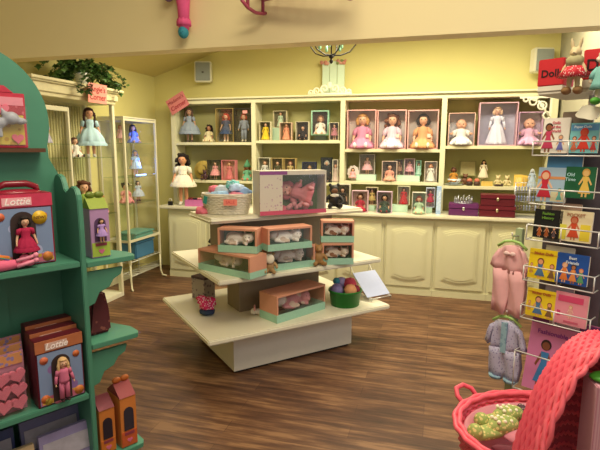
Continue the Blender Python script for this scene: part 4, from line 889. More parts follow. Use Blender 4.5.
# top toy pack
t = gthing('toy_pack', 'pink and yellow blister pack with grey toy animal on the small ledge of the arch', 'toy pack', -.235, D-.06, 1.6)
b = MB(); b.box(-.125, .125, .03, .05, 0, .2); b.prism([(-.125, .2), (.09, .2), (.06, .225), (-.02, .23), (-.06, .25), (-.125, .25)], .02, Matrix.Translation((0, .03, 0))); b.done('backing_card', mat('#b83048', .5, var=.15), t, bevel=.002)
b = MB(); b.box(-.118, .115, .026, .0295, .012, .12); b.done('yellow_print', spotted('#d0b84a', '#b8923a', 30, .3), t)
b = MB(); b.box(-.118, .118, .026, .0295, .155, .185); b.done('pink_stripe', mat('#d88a9c', .5), t)
b = MB(); b.box(-.118, .118, .026, .0295, .122, .154); b.done('red_stripe', spotted('#a82c40', '#c86070', 40, .3), t)
def heart(s, d=.003): 
    p = []
    for k in range(24): a = 2*pi*k/24; p.append((s*16*sin(a)**3/17, s*(13*cos(a)-5*cos(2*a)-2*cos(3*a)-cos(4*a))/17))
    return p
for x, z, s in ((.045, .14, .026), (.09, .035, .022), (-.05, .165, .022)):
    b = MB(); b.prism(heart(s), .003, Matrix.Translation((x, .0215, z))); b.done('heart_sticker', mat('#e07088', .4), t)
text('Lalaloopsy'[:0] or 'Pets', t, mat('#f0e0e0', .5), (.0, .0255, .17), .024)
an = MB(); an.sph((0, 0, 0), (.06, .02, .024)); an.sph((.07, -.004, .018), (.026, .018, .024)); an.sph((.1, -.004, .008), (.022, .014, .013)); 
for xx in (-.04, -.01, .03): an.tube([(xx, 0, -.01), (xx, -.004, -.052)], .01, 6)
an.tube([(.05, 0, .03), (.04, .0, .055)], [.012, .003], 6)
me = remeshed(an, .005, 1); o = link('toy_animal', me, t, mat('#a4a8b4', .5), (0, .012, .09)); 
b = MB(); b.sph((-.06, .018, .035), (.028, .012, .024)); b.sph((-.02, .018, .03), (.02, .012, .016)); b.done('purple_accessories', mat('#7a3a80', .4, var=.2), t)
b = MB(); b.box(-.12, .12, -.006, -.0045, .008, .15); b.done('blister', glass(), t)
# red carry-case doll box
def lottie(x, y, z, w, h, d, label, case=False, rz=0, grp=None, sky='#7c90b8', show=True):
    t = gthing('doll_carton', label, 'doll box', x, y, z, rz, grp)
    red = mat('#8c1c34' if case else '#5c1826', .35, var=.06)
    b = MB(); b.box(-w/2, w/2, .004, d, 0, h); b.done('carton', red, t, bevel=.002)
    b = MB(); b.box(-w/2+.006, w/2-.006, .001, .0038, .006, h*.80); b.done('scene_print', spotted(sky, '#8a6aa8' if not case else '#a8b0d8', 16, .34), t)
    b = MB(); b.box(-w/2+.008, w/2-.008, -.0002, .0009, .008, h*.15); b.done('flower_border', spotted('#b8607c', '#c89a3c', 45, .36), t)
    b = MB(); b.box(-w/2, w/2, -.001, .0038, h*.82, h-.002); b.done('title_band', mat('#c83c5c' if case else '#b06a48', .35, var=.2), t)
    b = MB(); b.box(-w*.3, w*.16, -.003, -.001, h*.84, h*.95); b.done('name_label', mat('#e8a8b4' if case else '#c8a8a0', .4), t)
    text('Lottie', t, mat('#f6ecec', .4), (-w*.07, -.0035, h*.895), h*.13, shear=.3, bold=.0004)
    n = 10; p = [(-w*.2, .01), (w*.2, .01), (w*.2, h*.55)]+[(w*.2*cos(a), h*.6+w*.2*sin(a)) for a in [pi*k/n for k in range(1, n)]]+[(-w*.2, h*.55)]
    b = MB(); b.prism(p, .003, Matrix.Translation((0, -.002, 0))); b.done('arch_window', mat('#3a2c2c', .5), t)
    if show: f = figure(t, h*.66, hc='#1c120e' if case else '#cfa878', hs='long' if not case else 'bob', dc='#a81c48' if case else '#c86a8c', ds='short' if case else 'trousers', sh='#30181c', as_part='doll', loc=(0, -.022, .012), skin='#dcae90')
    for sx, zz, c, s in ((-.36, .12, '#c86a34', .016), (.36, .1, '#c8783a', .018), (-.3, .07, '#b8a03a', .014), (.34, .68, '#c86a3a', .013), (-.34, .7, '#cc6a4a', .015), (-.08, .06, '#d87a98', .02)):
        b = MB(); b.cyl((w*sx, -.0008, h*zz), (w*sx, .001, h*zz), s, s, 12); b.done('printed_flower', mat(c, .5), t)
    if case:
        b = MB(); b.cyl((w*.27, -.004, h*.66), (w*.27, -.0005, h*.66), .025, .025, 20); o = b.done('round_sticker', mat('#d8b02c', .4), t); text('NEW!', t, mat('#5c2c1c', .5), (w*.27, -.0045, h*.66), .016)
        b = MB(); b.tube([(-.07, d/2, h-.01), (-.065, d/2, h+.02), (-.035, d/2, h+.032), (.035, d/2, h+.032), (.065, d/2, h+.02), (.07, d/2, h-.01)], [.012]*6, 8); b.done('carry_handle', mat('#7c1428', .25), t)
        b = MB(); b.sph((0, d/2, h-.0), (.085, d*.42, .014)); b.done('handle_base', mat('#8c1830', .3), t)
    return t
lottie(-.19, .06, ZA, .205, .262, .1, 'red carry-case doll box with handle and yellow round sticker on the top green shelf', case=True)
t = gthing('pony_plush', 'rainbow and pink plush pony lying in front of the red carry-case box', 'soft toy', -.29, .03, ZA)
b = MB(); b.sph((0, 0, .02), (.09, .02, .02)); b.sph((.09, 0, .03), (.02, .017, .022)); b.sph((.105, 0, .018), (.015, .012, .012)); b.done('body', mat('#e0688c', .85, var=.15), t)
for i, c in enumerate(('#d87a3a', '#d8c03a', '#4ab0a0', '#7a6ac0')): b = MB(); b.tube([(-.06+.01*i, .003, .03), (-.02+.012*i, .0, .062-.004*i), (.04, -.002, .045-.002*i)], .007, 6); b.done('mane_strand', mat(c, .8), t)
for i in range(2): b = MB(); b.tube([(.06, -.01, .012+.02*i), (.115, -.016, .026+.018*i)], .007, 6); b.sph((.12, -.017, .028+.018*i), .010, n=8); b.done('leg', mat('#e890ac', .85), t)
# row of three cartons on the lower shelf
for i, l in enumerate(('front one of three', 'middle one of the row of three', 'rearmost of the row of three')):
    lottie(-.115+.004*i, .012+.066*i, ZB, .17, .258+.012*i, .055, 'dark red doll carton on the lower green shelf, '+l, grp='doll cartons on the lower green shelf', rz=R(2), show=(i == 0))
# packs of pink toy hearts
for i in range(3):
    t = gthing('heart_pack', 'clear pack of pink heart pieces at the left of the lower green shelf, '+('front one', 'second one', 'last one')[i], 'toy pack', -.305+.012*i, .016+.055*i, ZB, R(4), 'packs of pink hearts')
    w, h, d = .165, .225+.012*i, .045; b = MB(); b.box(-w/2, w/2, d-.004, d, 0, h); b.done('backing_card', mat('#b07a90', .5, var=.2), t)
    b = MB(); b.box(-w/2+.005, w/2-.005, d-.007, d-.0045, h*.8, h-.004); b.done('title_band', spotted('#c88a5a', '#8a78a8', 50, .35), t)
    if i == 0:
        for q in range(9):
            x, z = -.05+.05*(q % 3), .04+.052*(q//3); b = MB(); b.prism(heart(.03), .016, Matrix.Translation((x, .012, z)) @ Matrix.Rotation(R(20*(q % 2)-10), 4, 'Y')); b.done('heart_piece', mat('#e07c94', .35), t, bevel=.004)
    b = MB(); b.box(-w/2, w/2, .002, .003, 0, h*.78); b.done('blister', glass(), t)
# magazines and flat packs standing on the lowest shelf
for i, (x, y, w, h, c1, c2, l) in enumerate(((-.10, .01, .20, .33, '#9088b4', '#5c3c7c', 'lavender picture pack leaning on the lowest green shelf, right one'), (-.31, .02, .19, .31, '#c8b08c', '#b0442c', 'cream and orange picture pack at the left of the lowest green shelf'),
        (-.13, .09, .22, .37, '#6c6c94', '#a84a6c', 'grey pack behind the lavender pack'), (-.35, .1, .18, .36, '#3c4674', '#8078a8', 'dark blue pack behind the cream pack'))):
    t = gthing('picture_pack', l, 'toy pack', x, y, ZC, 0, 'picture packs on the lowest green shelf'); M = Matrix.Rotation(R(-9), 4, 'X')
    b = MB(); b.box(-w/2, w/2, 0, .025, .004, h, M); b.done('sleeve', mat(c1, .3, var=.15), t); b = MB(); b.box(-w/2+.012, w/2-.012, -.003, -.0005, h*.08, h*.6, M); b.done('cover_print', spotted(c2, c1, 16, .35), t)
    b = MB(); b.box(-w/2+.012, w/2-.012, -.003, -.0005, h*.68, h*.9, M); b.done('title_band', mat('#a8a4b4', .4, var=.3), t); b = MB(); b.cyl((-.02, -.004, h*.4), (-.02, -.001, h*.4), .03, .03, 16, M=M); b.done('printed_face', mat('#c07a84', .5), t)
# gable-topped doll box on the wing
def gable(x, y, z, w, h, d, label, c1, c2, win, roof, rz=0, grp=None, doll=None, bow=None):
    t = gthing('gable_carton', label, 'doll box', x, y, z, rz, grp)
    b = MB(); b.box(-w/2, w/2, .003, d, 0, h*.83); b.done('carton', mat(c1, .45, var=.1), t, bevel=.0015)
    b = MB(); M = Matrix.Translation((w/2, 0, 0)) @ Matrix.Rotation(pi/2, 4, 'Z'); b.prism([(.0, h*.832), (d, h*.832), (d/2+.004, h), (d/2-.004, h)], w, M); b.done('gable_roof', mat(roof, .45, var=.1), t)
    n = 8; p = [(-w*.3, h*.28), (w*.3, h*.28), (w*.3, h*.55)]+[(w*.3*cos(a), h*.58+w*.3*sin(a)) for a in [pi*k/n for k in range(1, n)]]+[(-w*.3, h*.55)]
    b = MB(); b.prism(p, .004, Matrix.Translation((0, -.001, 0))); b.done('arch_window', mat(win, .25), t)
    b = MB(); b.box(-w/2+.002, w/2-.002, .0005, .0028, .005, h*.26); b.done('lower_print', mat(c2, .5, var=.2), t); b = MB(); b.box(-w*.3, w*.3, -.001, .0005, h*.2, h*.25); b.done('title_band', mat('#8c3c4c', .5), t)
    b = MB(); b.prism(heart(.012), .002, Matrix.Translation((0, -.0015, h*.11))); b.done('heart_sticker', mat('#d06a90', .5), t)
    if doll: figure(t, h*.4, hc='#3a241c', hs='bob', dc=doll, ds='short', as_part='doll', loc=(0, -.012, h*.27), detail=False)
    if bow:
        for s in (-1, 1): b = MB(); b.sph((s*.018, d*.5, h+.012), (.02, .01, .014), n=10); b.done('bow_loop', mat(bow, .4), t)
        b = MB(); b.tube([(-.02, d*.5, h-.004), (0, d*.5, h+.008), (.02, d*.5, h-.004)], .004, 6); b.done('bow_knot', mat(bow, .4), t)
    return t
gable(.08, .05, 1.17, .075, .235, .085, 'pink and lime gable-topped doll carton on the upper side wing', '#b08ab8', '#a4b84a', '#5c4468', '#8a9c34', doll='#a888c8', bow='#6c7c2c')
q = gthing('paper_bag', 'crumpled dark red paper bag on the middle side wing', 'bag', .07, .09, .84)
b = MB(); b.prism([(-.05, 0), (.05, 0), (.045, .1), (.03, .18), (-.01, .19), (-.03, .15)], .06); b.done('bag_body', spotted('#5a1e28', '#8a4a44', 40, .3), q, bevel=.012)
b = MB(); b.box(-.055, -.051, .005, .07, .0, .15, Matrix.Rotation(R(-14), 4, 'Y')); b.done('leaflet', mat('#8a5a3c', .6), q)
gable(.055, .035, .34, .065, .235, .13, 'orange and maroon gable-topped carton on the lowest side wing, left one', '#c87838', '#c8702c', '#2c2430', '#7c2c3c', grp='orange cartons on the lowest side wing')
gable(.14, .02, .34, .07, .27, .13, 'orange and maroon gable-topped carton with an orange bow on the lowest side wing, right one', '#cc7c3c', '#c05a30', '#34303c', '#8c3038', grp='orange cartons on the lowest side wing', bow='#b8642c')
q = gthing('blue_ball', 'small blue ball with dark band wedged behind the orange cartons', 'ball', .03, .19, .34); b = MB(); b.sph((0, 0, .026), .026); b.done('ball', mat('#2c3c6c', .5), q)

# ------------------------------------------------------------ things hanging on the beam
t = thing('hanging_doll', 'rag doll in bright pink trousers hanging on the beam', 'doll', (-1.675, 3.13, 2.345), 0)
b = MB(); 
b.tube([(.0, -.0, .05), (.0, 0, .2), (-.005, 0, .33)], [.034, .042, .06], 10); b.lathe([(.05, .075), (.045, .1), (.036, .12)], 24, ruf=.2, k=9); b.done('trousers', mat('#e0588c', .8, var=.12), t)
b = MB(); b.sph((0, -.012, .03), (.034, .042, .04)); b.done('shoe', spotted('#2c8a9c', '#1f6c84', 50, .3), t)
b = MB(); b.sph((-.11, .0, .27), (.03, .035, .035)); b.done('second_shoe', mat('#8a7090', .8), t)
b = MB(); b.tube([(-.01, 0, .33), (-.06, 0, .4), (-.1, 0, .36), (-.11, .0, .3)], [.05, .05, .04, .03], 8); b.sph((-.01, 0, .5), (.08, .055, .14)); b.tube([(-.07, 0, .58), (-.16, 0, .5), (-.18, 0, .42)], .026, 8); b.tube([(.06, 0, .58), (.14, 0, .5), (.16, 0, .42)], .026, 8); b.sph((-.01, 0, .72), (.08, .075, .09)); b.done('body', mat('#e8b8a0', .8), t)
b = MB(); b.sph((-.01, .02, .75), (.088, .075, .085), ns=.2); b.done('hair', mat('#c85a2c', .9), t)
t = thing('doll_swing_bench', 'pink-red wooden doll bench hung on the beam', 'doll bench', (-1.13, 3.08, 2.462), R(-16))
MP = mat('#a8485c', .4)
for x in (0, .62):
    for y in (-.1, .06): b = MB(); b.tube([(x, y, .0), (x, y, .16)], .011, 8); b.done('post', MP, t)
    b = MB(); b.tube([(x, -.16, .03), (x, -.1, .0), (x, -.02, -.012), (x, .06, .0), (x, .09, .01)], .011, 8); b.done('rocker', MP, t)
    b = MB(); b.box(x-.008, x+.008, -.1, .06, .13, .155); b.done('end_rail', MP, t)
b = MB(); b.box(.0, .62, -.11, .07, .075, .09); b.done('seat', MP, t, bevel=.003)
b = MB(); b.box(.0, .62, .055, .068, .2, .225); b.done('back_rail', MP, t)
for k in range(8): b = MB(); b.box(.03+k*.078, .05+k*.078, .058, .066, .09, .2); b.done('back_slat', MP, t)
b = MB(); b.tube([(0, .06, .16), (0, .115, .3)], .003, 4); b.tube([(.62, .06, .16), (.62, .29, .3)], .003, 4); b.done('hanging_wire', mat('#8a8474', .4, .6), t)
# tilted sign at the hutch corner
q0 = onY(177, 103, 5.58); o = MB().box(-.135, .135, 0, .01, -.095, .095).done('sign_board', mat('#d07c7c', .6, var=.15, scale=25), None, bevel=.002); o.location = (q0.x, 5.585, q0.z); o.rotation_euler = (0, R(-28), 0); tag(o, 'tilted red sign board reading Corner fixed at the top left of the hutch', 'sign')
text("Madame's", o, mat('#8c2c34', .6), (-.0, -.002, .042), .06); text('Corner', o, mat('#a83840', .6), (0, -.002, -.035), .075, bold=.002)
# ------------------------------------------------------------ book spinner rack at the right
RO = V((.33, 2.05, 0)); RR = math.atan2(-.529, .849); RX = V((cos(RR), sin(RR), 0)); RY = V((-sin(RR), cos(RR), 0))
def rp(x, y, z): return RO+RX*x+RY*y+V((0, 0, z))
MW = mat('#dcdcdc', .35, .3); 
t = thing('spinner_rack', 'white wire spinner rack of paper doll books with red header', 'display rack', RO, RR)
b = MB(); b.box(.06, .28, .08, .25, .62, 1.66); b.done('core_panel', mat('#66606c', .5, var=.35, scale=9), t)
b = MB(); b.cyl((.17, .15, .06), (.17, .15, .62), .02); b.cyl((.17, .15, 1.66), (.17, .15, 1.80), .012); b.done('pole', MW, t)
b = MB()
for a in range(4): b.tube([(.17, .15, .06), (.17+.17*cos(a*pi/2+.8), .15+.17*sin(a*pi/2+.8), .02)], .014, 6)
b.done('floor_base', MW, t)
b = MB(); b.box(.03, .33, .0, .28, 1.80, 1.812); b.done('header_base', mat('#dcd6c8', .5), t, bevel=.002)
for x0, x1, z0, z1 in ((.028, .118, 1.83, 1.925), (.178, .335, 1.84, 1.94)):
    b = MB(); b.box(x0, x1, -.005, .10, z0, z1); hd = b.done('header_box', mat('#c42630', .5, var=.05), t, bevel=.003); text('Dolls', hd, mat('#2a1418', .5), ((x0+x1)/2+(.005 if x0 < .1 else -.01), -.006, (z0+z1)/2-.005), .036 if x0 < .1 else .055, bold=.0008)
    b = MB(); b.box(x0+.002, x1-.002, -.004, .095, 1.8125, z0-.0005); b.done('header_foot', mat('#dcd6c8', .5), t)
# wire pockets: front face rows (x0, x1, z0, z1)
def pocket(x0, x1, z, hh, name='wire_pocket', fr=None):
    b = MB(); y = -.03
    for zz in (z-.006, z+hh): b.tube([(x0, .02, zz), (x0, y, zz), (x1, y, zz), (x1, .02, zz)], .0028, 5)
    for k in range(3): x = x0+(x1-x0)*k/2; b.tube([(x, .02, z-.006), (x, y, z-.006), (x, y, z+hh)], .0025, 5)
    o = b.done(name, MW, t); 
    if fr: o.location, o.rotation_euler = fr
rows = [(1.585, .045), (1.405, .05), (1.268, .05), (1.108, .05), (.957, .045)]
for z, hh in rows: pocket(.04, .285, z, hh)
pocket(.03, .31, .66, .15)
for z in (1.55, 1.38, 1.22, 1.06, .90, .70):      # pockets round the corner on the right face
    pocket(.02, .25, z, .05, fr=((.32, .02, 0), (0, 0, pi/2)))

def book(x, z, w, h, color, label, title=None, tcol='#f4f0e0', tsz=.014, deco=(), y=-.012, d=.008, lean=R(-6), sp='#e8e0d0', side=False, tl=2, name='paper_doll_book', tz=.86):
    if side: loc = rp(.335, x, z+.001); rz = RR+pi/2
    else: loc = rp(x, y, z+.001); rz = RR
    t = thing(name, label, 'book', loc, rz, 'paper doll books on the spinner rack'); M = Matrix.Rotation(lean, 4, 'X')
    o = thing_mesh = MB(); o.box(-w/2, w/2, 0, d, 0, h, M); c = o.done('cover', mat(color, .35, var=.05), t)
    b = MB(); b.box(w/2, w/2+.0015, .0015, d-.0015, .002, h-.002, M); b.done('page_edges', mat(sp, .7), t)
    g = bpy.data.objects.new('cover_art', None) if False else None
    def flat(pts, col, nm='printed_figure'):
        b = MB(); b.prism(pts, .0008, M @ Matrix.Translation((0, -.0009, 0))); b.done(nm, mat(col, .4), c)
    def rect(x0, x1, z0, z1, col): flat([(x0, z0), (x1, z0), (x1, z1), (x0, z1)], col, 'printed_panel')
    def girl(cx, z0, hh, hair, dress_, skin='#d8a080', wd=1, name='printed_figure'):
        b = MB(); mats_ = [mat(skin, .4), mat(dress_, .4), mat(hair, .4)]
        def pz(pts, i, k): b.i = i; b.prism(pts, .0006, M @ Matrix.Translation((0, -.0016-.0003*k, 0)))
        def disc(x_, z_, r_, i, k, n=14): pz([(x_+r_*cos(a), z_+r_*1.1*sin(a)) for a in [2*pi*q/n for q in range(n)]], i, k)
        disc(cx, z0+hh*.86, hh*.13*wd, 2, 0); disc(cx, z0+hh*.84, hh*.095*wd, 0, 1)
        pz([(cx-hh*.2*wd, z0+hh*.12), (cx+hh*.2*wd, z0+hh*.12), (cx+hh*.07*wd, z0+hh*.52), (cx+hh*.1*wd, z0+hh*.72), (cx-hh*.1*wd, z0+hh*.72), (cx-hh*.07*wd, z0+hh*.52)], 1, 0)
        for s in (-1, 1):
            pz([(cx+s*hh*.1*wd, z0+hh*.7), (cx+s*hh*.22*wd, z0+hh*.45), (cx+s*hh*.18*wd, z0+hh*.42), (cx+s*hh*.07*wd, z0+hh*.62)], 0, -1)
            pz([(cx+s*hh*.03, z0), (cx+s*hh*.09, z0), (cx+s*hh*.09, z0+hh*.13), (cx+s*hh*.03, z0+hh*.13)], 0, -1)
        b.done(name, mats_, c)
    for dd in deco:
        if dd[0] == 'r': rect(*dd[1:])
        else: girl(*dd[1:])
    if title:
        for i, s_ in enumerate(title.split('|')):
            p = M @ V((0, -.0022, h*tz-i*tsz*1.15)); text(s_, c, mat(tcol, .4), p, tsz, (pi/2+lean, 0, 0), ext=.0003, bold=.0004, name='printed_title')
    return t
def F(x0, x1): return (x0+x1)/2, x1-x0
# top row
book(.107, 1.587, .09, .127, '#e4ddd4', 'white book with figure in red and magenta dress, left in the top row', 'Dolls|of the|World', '#c4586a', .013, [('g', -.024, .004, .105, '#3a241c', '#b83a5c', '#8a5438'), ('g', .02, .004, .062, '#8a7a6a', '#6c70b4')])
book(.203, 1.588, .092, .105, '#7cc0c8', 'aqua book with red figure group, right in the top row', None, deco=[('r', -.044, .044, .078, .1, '#5c94c4'), ('g', .0, .004, .08, '#c83a2c', '#d03c30', '#d05038', 1.3), ('g', -.03, .004, .055, '#6a3a2c', '#c86a4c'), ('g', .032, .004, .055, '#6a3a2c', '#b83c3c')])
text('Paper Dolls', bpy.data.objects['paper_doll_book.001'].children[0], mat('#e8f0f4', .4), (0, -.012, .09), .012, (pi/2-R(6), 0, 0))
book(.108, 1.407, .102, .128, '#9ab4cc', 'pale blue book with red-cloaked figures, left in the second row', None, deco=[('r', -.05, .05, .085, .095, '#c88a5c'), ('g', -.024, .004, .11, '#c8402c', '#b8283c', '#e0b090', 1.2), ('r', .0, .05, .004, .04, '#c8c4a4'), ('g', .03, .004, .05, '#3a8a7c', '#5ca49c')])
book(.202, 1.428, .098, .112, '#1e5c3c', 'dark green book with golden figure, right in the second row', None, deco=[('g', .018, .006, .1, '#c89a4c', '#d8b454', '#d8b070')])
text('Old|Time'.replace('|', '\n'), bpy.data.objects['paper_doll_book.003'].children[0], mat('#b8dce8', .4), (-.026, -.010, .075), .017, (pi/2-R(6), 0, 0))
book(.105, 1.270, .1, .108, '#1a1a1c', 'black book with green lettering and small orange pictures, left in the third row', 'Fashion|History', '#6c9a3c', .014, [('g', -.026, .004, .045, '#8a4428', '#b8602c'), ('g', .0, .004, .045, '#6a3a28', '#a8582c'), ('g', .026, .004, .04, '#4a3a3c', '#5c4c54')])
book(.2, 1.27, .108, .112, '#e4d8b4', 'cream book with red figure and yellow panels, right in the third row', 'POCKET', '#b07c5c', .016, [('r', -.05, -.028, .006, .06, '#d8d04c'), ('r', .018, .05, .006, .065, '#e0cc3c'), ('g', -.004, .006, .085, '#b84a2c', '#c84a2c', '#c87858', 1.2)])
YB2 = [('g', -.008, .004, .075, '#6a3820', '#4c74a0', '#dc9c78', 1.25), ('g', .034, .004, .06, '#8a4428', '#7c5c3c', '#dc9c78', 1.1), ('g', -.04, .02, .04, '#b07838', '#c89a3c'), ('r', -.05, .05, .094, .098, '#c8a020')]
book(.1, 1.110, .105, .115, '#e8cc20', 'bright yellow book with brown-haired girl, upper of the two yellow ones', 'Sticker Dolls', '#b05c2c', .0135, YB2)
book(.202, 1.112, .108, .112, '#2050a4', 'blue book titled Best Friends with orange-dressed figures', 'Best|Friends', '#d8e4f4', .015, [('g', -.024, .004, .075, '#c89060', '#d87a3a', '#e0b090'), ('g', .006, .004, .07, '#3a2a24', '#e08c4c', '#a86c4c'), ('g', .032, .004, .06, '#c86a3a', '#5ca070')])
book(.103, .960, .105, .108, '#e4c828', 'yellow book with brown-haired girl, lower of the two yellow ones', 'Sticker Dolls', '#b05c2c', .0135, YB2)
book(.21, .957, .112, .12, '#e090a4', 'rounded pink book with rose title panel, under the blue book', None, deco=[('r', -.046, .04, .085, .108, '#d84a78'), ('g', .0, .025, .05, '#c8a060', '#e0a8a0', '#e8c0b0'), ('r', -.046, -.034, .03, .05, '#c43a6c'), ('r', -.02, .03, .008, .016, '#c8607c')])
# big book
Mb = book(.18, .663, .245, .30, '#c878a8', 'large pink-purple book titled Fashionable Friends on the lowest pocket', None, y=-.012, d=.012, lean=R(-13), sp='#7a4a84',
     deco=[('r', -.122, .122, .262, .297, '#6c2c6c'), ('r', -.06, .05, .272, .288, '#dcd0dc'), ('g', -.055, .012, .2, '#2a1814', '#3c78b4', '#7c4834', .75), ('g', .025, .01, .195, '#2c1c18', '#e4c850', '#e8bc98', .75), ('g', .095, .01, .15, '#5c8ab0', '#6aa0bc', '#d8a880', .6)])
cv = Mb.children[0]; Mr = Matrix.Rotation(R(-13), 4, 'X'); text('Fashionable Friends', cv, mat('#7a2c84', .4), Mr @ V((0, -.0025, .232)), .024, (pi/2-R(13), 0, 0), ext=.0004, bold=.0004, name='printed_title')
# spare copies standing behind, poking out a little above
for i, (x, z, w_, h_, c_, l) in enumerate(((.17, 1.60, .1, .135, '#7a6a5c', 'brown book whose top shows between the two top row books'), (.14, 1.46, .12, .125, '#3c6c94', 'blue book showing above the second row'), (.16, 1.29, .1, .115, '#b89c8c', 'tan book between the black and cream ones'), (.15, 1.13, .1, .112, '#b8b4a8', 'grey book between the yellow and blue ones'), (.16, .98, .1, .112, '#8c8494', 'grey-mauve book behind the pink one'))):
    book(x, z, w_, h_, c_, l, y=.002, d=.006)
for i, (z, c_, l, tcol) in enumerate(((1.555, '#5c4c3c', 'brown book on the right face, top row', '#c8a060'), (1.385, '#7a3a34', 'tan and maroon book on the right face, second row', '#e0c0a0'), (1.225, '#6c6488', 'mauve book on the right face, third row', '#dcd0e4'), (1.065, '#4c7048', 'green book on the right face, fourth row', '#dcdcb4'), (.905, '#e0b060', 'yellow and orange book on the right face beside the pink book', '#b8402c'), (.705, '#3c4468', 'navy book on the right face, lowest row', '#c8ccdc'))):
    book(.10, z, .15, .13, c_, l, side=True, deco=[('g', -.03, .01, .09, '#6a3a24', tcol), ('r', .0, .06, .09, .115, tcol)])
# hanging paper tag
t = thing('cloud_tag', 'white cloud-shaped paper tag hanging under the header beside the green slippers', 'tag', rp(.225, -.05, 1.725), RR)
b = MB(); p = [(.04*cos(a)*(1+.12*sin(4*a)), .024*sin(a)*(1+.12*sin(4*a))) for a in [2*pi*k/28 for k in range(28)]]; b.prism(p, .003); b.done('tag_card', mat('#f0ecd8', .6), t); b = MB(); b.tube([(0, .002, .022), (.0, .04, .086)], .0012, 4); b.done('string', MW, t)
t = thing('bunny_plush', 'tan bunny plush in red polka-dot skirt sitting before the red header', 'soft toy', rp(.172, -.065, 1.80), RR+.1)
figure(t, .15, kind='lamb', skin='#c8b48c'); b = MB(); b.lathe([(.02, .085), (.03, .075), (.05, .045)], 28, ruf=.1, k=8); b.done('skirt', spotted('#c82434', '#f0e4e0', 150, .3), t)
b = MB(); b.lathe([(.016, .115), (.028, .105), (.026, .08)], 20); b.done('bodice', mat('#a8a078', .8), t)
for s in (-1, 1): b = MB(); b.sph((s*.018, -.008, .0), (.016, .024, .014), n=10); b.done('foot', mat('#8c6a44', .8), t)
t = thing('lamb_plush', 'curly-haired plush in aqua dress and green slippers hanging at the right of the header', 'soft toy', rp(.262, -.06, 1.76), RR-.1)
figure(t, .16, kind='lamb', skin='#d8c8b0', dc='#7cb4b0', detail=True)
b = MB(); rnd = random.Random(9)
for k in range(40): a = rnd.uniform(0, 2*pi); e = rnd.uniform(-.3, 1.5); b.sph((.022*cos(a)*cos(e), .006+.02*sin(a)*cos(e), .135+.022*sin(e)), .007, n=6)
b.done('curls', mat('#d8d0c0', .9, var=.15), t)
for s in (-1, 1): b = MB(); b.sph((s*.015, -.01, .0), (.015, .024, .013), n=10); b.done('slipper', mat('#4c9a34', .6), t)
b = MB(); b.tube([(0, .02, .14), (0, .045, .155)], .0015, 4); b.done('loop', MW, t)
# clothes stand with two outfits
t = thing('clothes_stand', 'pale green wooden clothes stand behind the hanging doll outfits', 'stand', rp(-.038, .10, 0), RR)
b = MB(); b.box(-.014, .014, -.014, .014, .03, 1.28); b.done('post', mat('#a4b48c', .5), t, bevel=.002); b = MB(); b.box(-.12, .10, -.12, .06, 0, .029); b.done('base', mat('#a4b48c', .5), t, bevel=.002)
for z in (1.25, .925): b = MB(); b.tube([(0, -.014, z), (0, -.07, z+.006), (0, -.075, z+.02)], .003, 6); b.done('hook', MW, t)
def outfit(z, label, m, trim, kind):
    t = thing('doll_outfit', label, 'clothes', rp(-.038, .035, z), RR-.05); 
    b = MB(); b.tube([(-.06, 0, -.028), (-.03, 0, -.005), (0, 0, .0), (.03, 0, -.005), (.06, 0, -.028)], .006, 8); b.tube([(0, 0, 0), (0, 0, .018), (.006, 0, .026)], .002, 5); b.done('hanger', mat('#9cc46c', .4), t)
    def clothp(pts, th, nm, mm, z0=0):
        b = MB(); b.prism(pts, th, Matrix.Translation((0, -th/2, z0))); 
        bmesh.ops.triangulate(b.b, faces=[f for f in b.b.faces if len(f.verts) > 4]); bmesh.ops.subdivide_edges(b.b, edges=b.b.edges[:], cuts=3, use_grid_fill=True)
        for v in b.b.verts: v.co.y += .008*sin(v.co.x*90+v.co.z*20)+.006*noise.noise(v.co*30)
        for f in b.b.faces: f.smooth = True
        b.done(nm, mm, t)
    if kind == 'set':
        clothp([(-.075, -.115), (-.068, -.07), (-.035, -.025), (-.012, -.018), (.012, -.018), (.035, -.025), (.055, -.05), (.075, -.13), (.0, -.135)], .022, 'top', m)
        for s, dx in ((-1, 0), (1, 0)): clothp([(s*.035-.035, -.305), (s*.035+.022, -.31), (s*.03+.033, -.22), (.035*s+.03, -.12), (s*.03-.035, -.12), (s*.035-.036, -.2)], .024, 'trouser_leg', m)
        for s in (-1, 1): clothp([(s*.035, -.03), (s*.055, -.04), (s*.088, -.11), (s*.066, -.12)], .02, 'sleeve', m)
        b = MB(); b.sph((-.012, -.02, -.05), (.012, .006, .009)); b.sph((.014, -.02, -.05), (.012, .006, .009)); b.sph((0, -.022, -.05), .005); b.done('bow', trim, t)
    else:
        clothp([(-.05, -.03), (-.015, -.018), (.015, -.018), (.05, -.03), (.058, -.15), (.0, -.16), (-.058, -.15)], .024, 'bodice', m)
        for s in (-1, 1):
            clothp([(s*.03-.034, -.265), (s*.03+.03, -.268), (s*.032+.036, -.2), (s*.03+.03, -.14), (s*.03-.03, -.14), (s*.03-.036, -.2)], .026, 'trouser_leg', m)
            clothp([(s*.045, -.03), (s*.065, -.045), (s*.092, -.125), (s*.07, -.135)], .022, 'sleeve', m)
        b = MB(); b.box(-.012, .012, -.022, -.012, -.15, -.02); b.done('front_panel', trim, t)
        for s in (-1, 1): b = MB(); b.cyl((s*.032, 0, -.275), (s*.032, 0, -.262), .028, .03, 12); b.done('cuff', trim, t)
outfit(1.235, 'pale pink doll top and trousers hanging on the upper hook of the green stand', mat('#e0acb0', .85, var=.08, scale=30), mat('#e8c8c8', .7), 'set')
outfit(.915, 'lilac floral doll playsuit hanging below the pink outfit', spotted('#b4b0cc', '#8c84ac', 110, .32), spotted('#94b8cc', '#7ca0bc', 60, .4), 'suit')

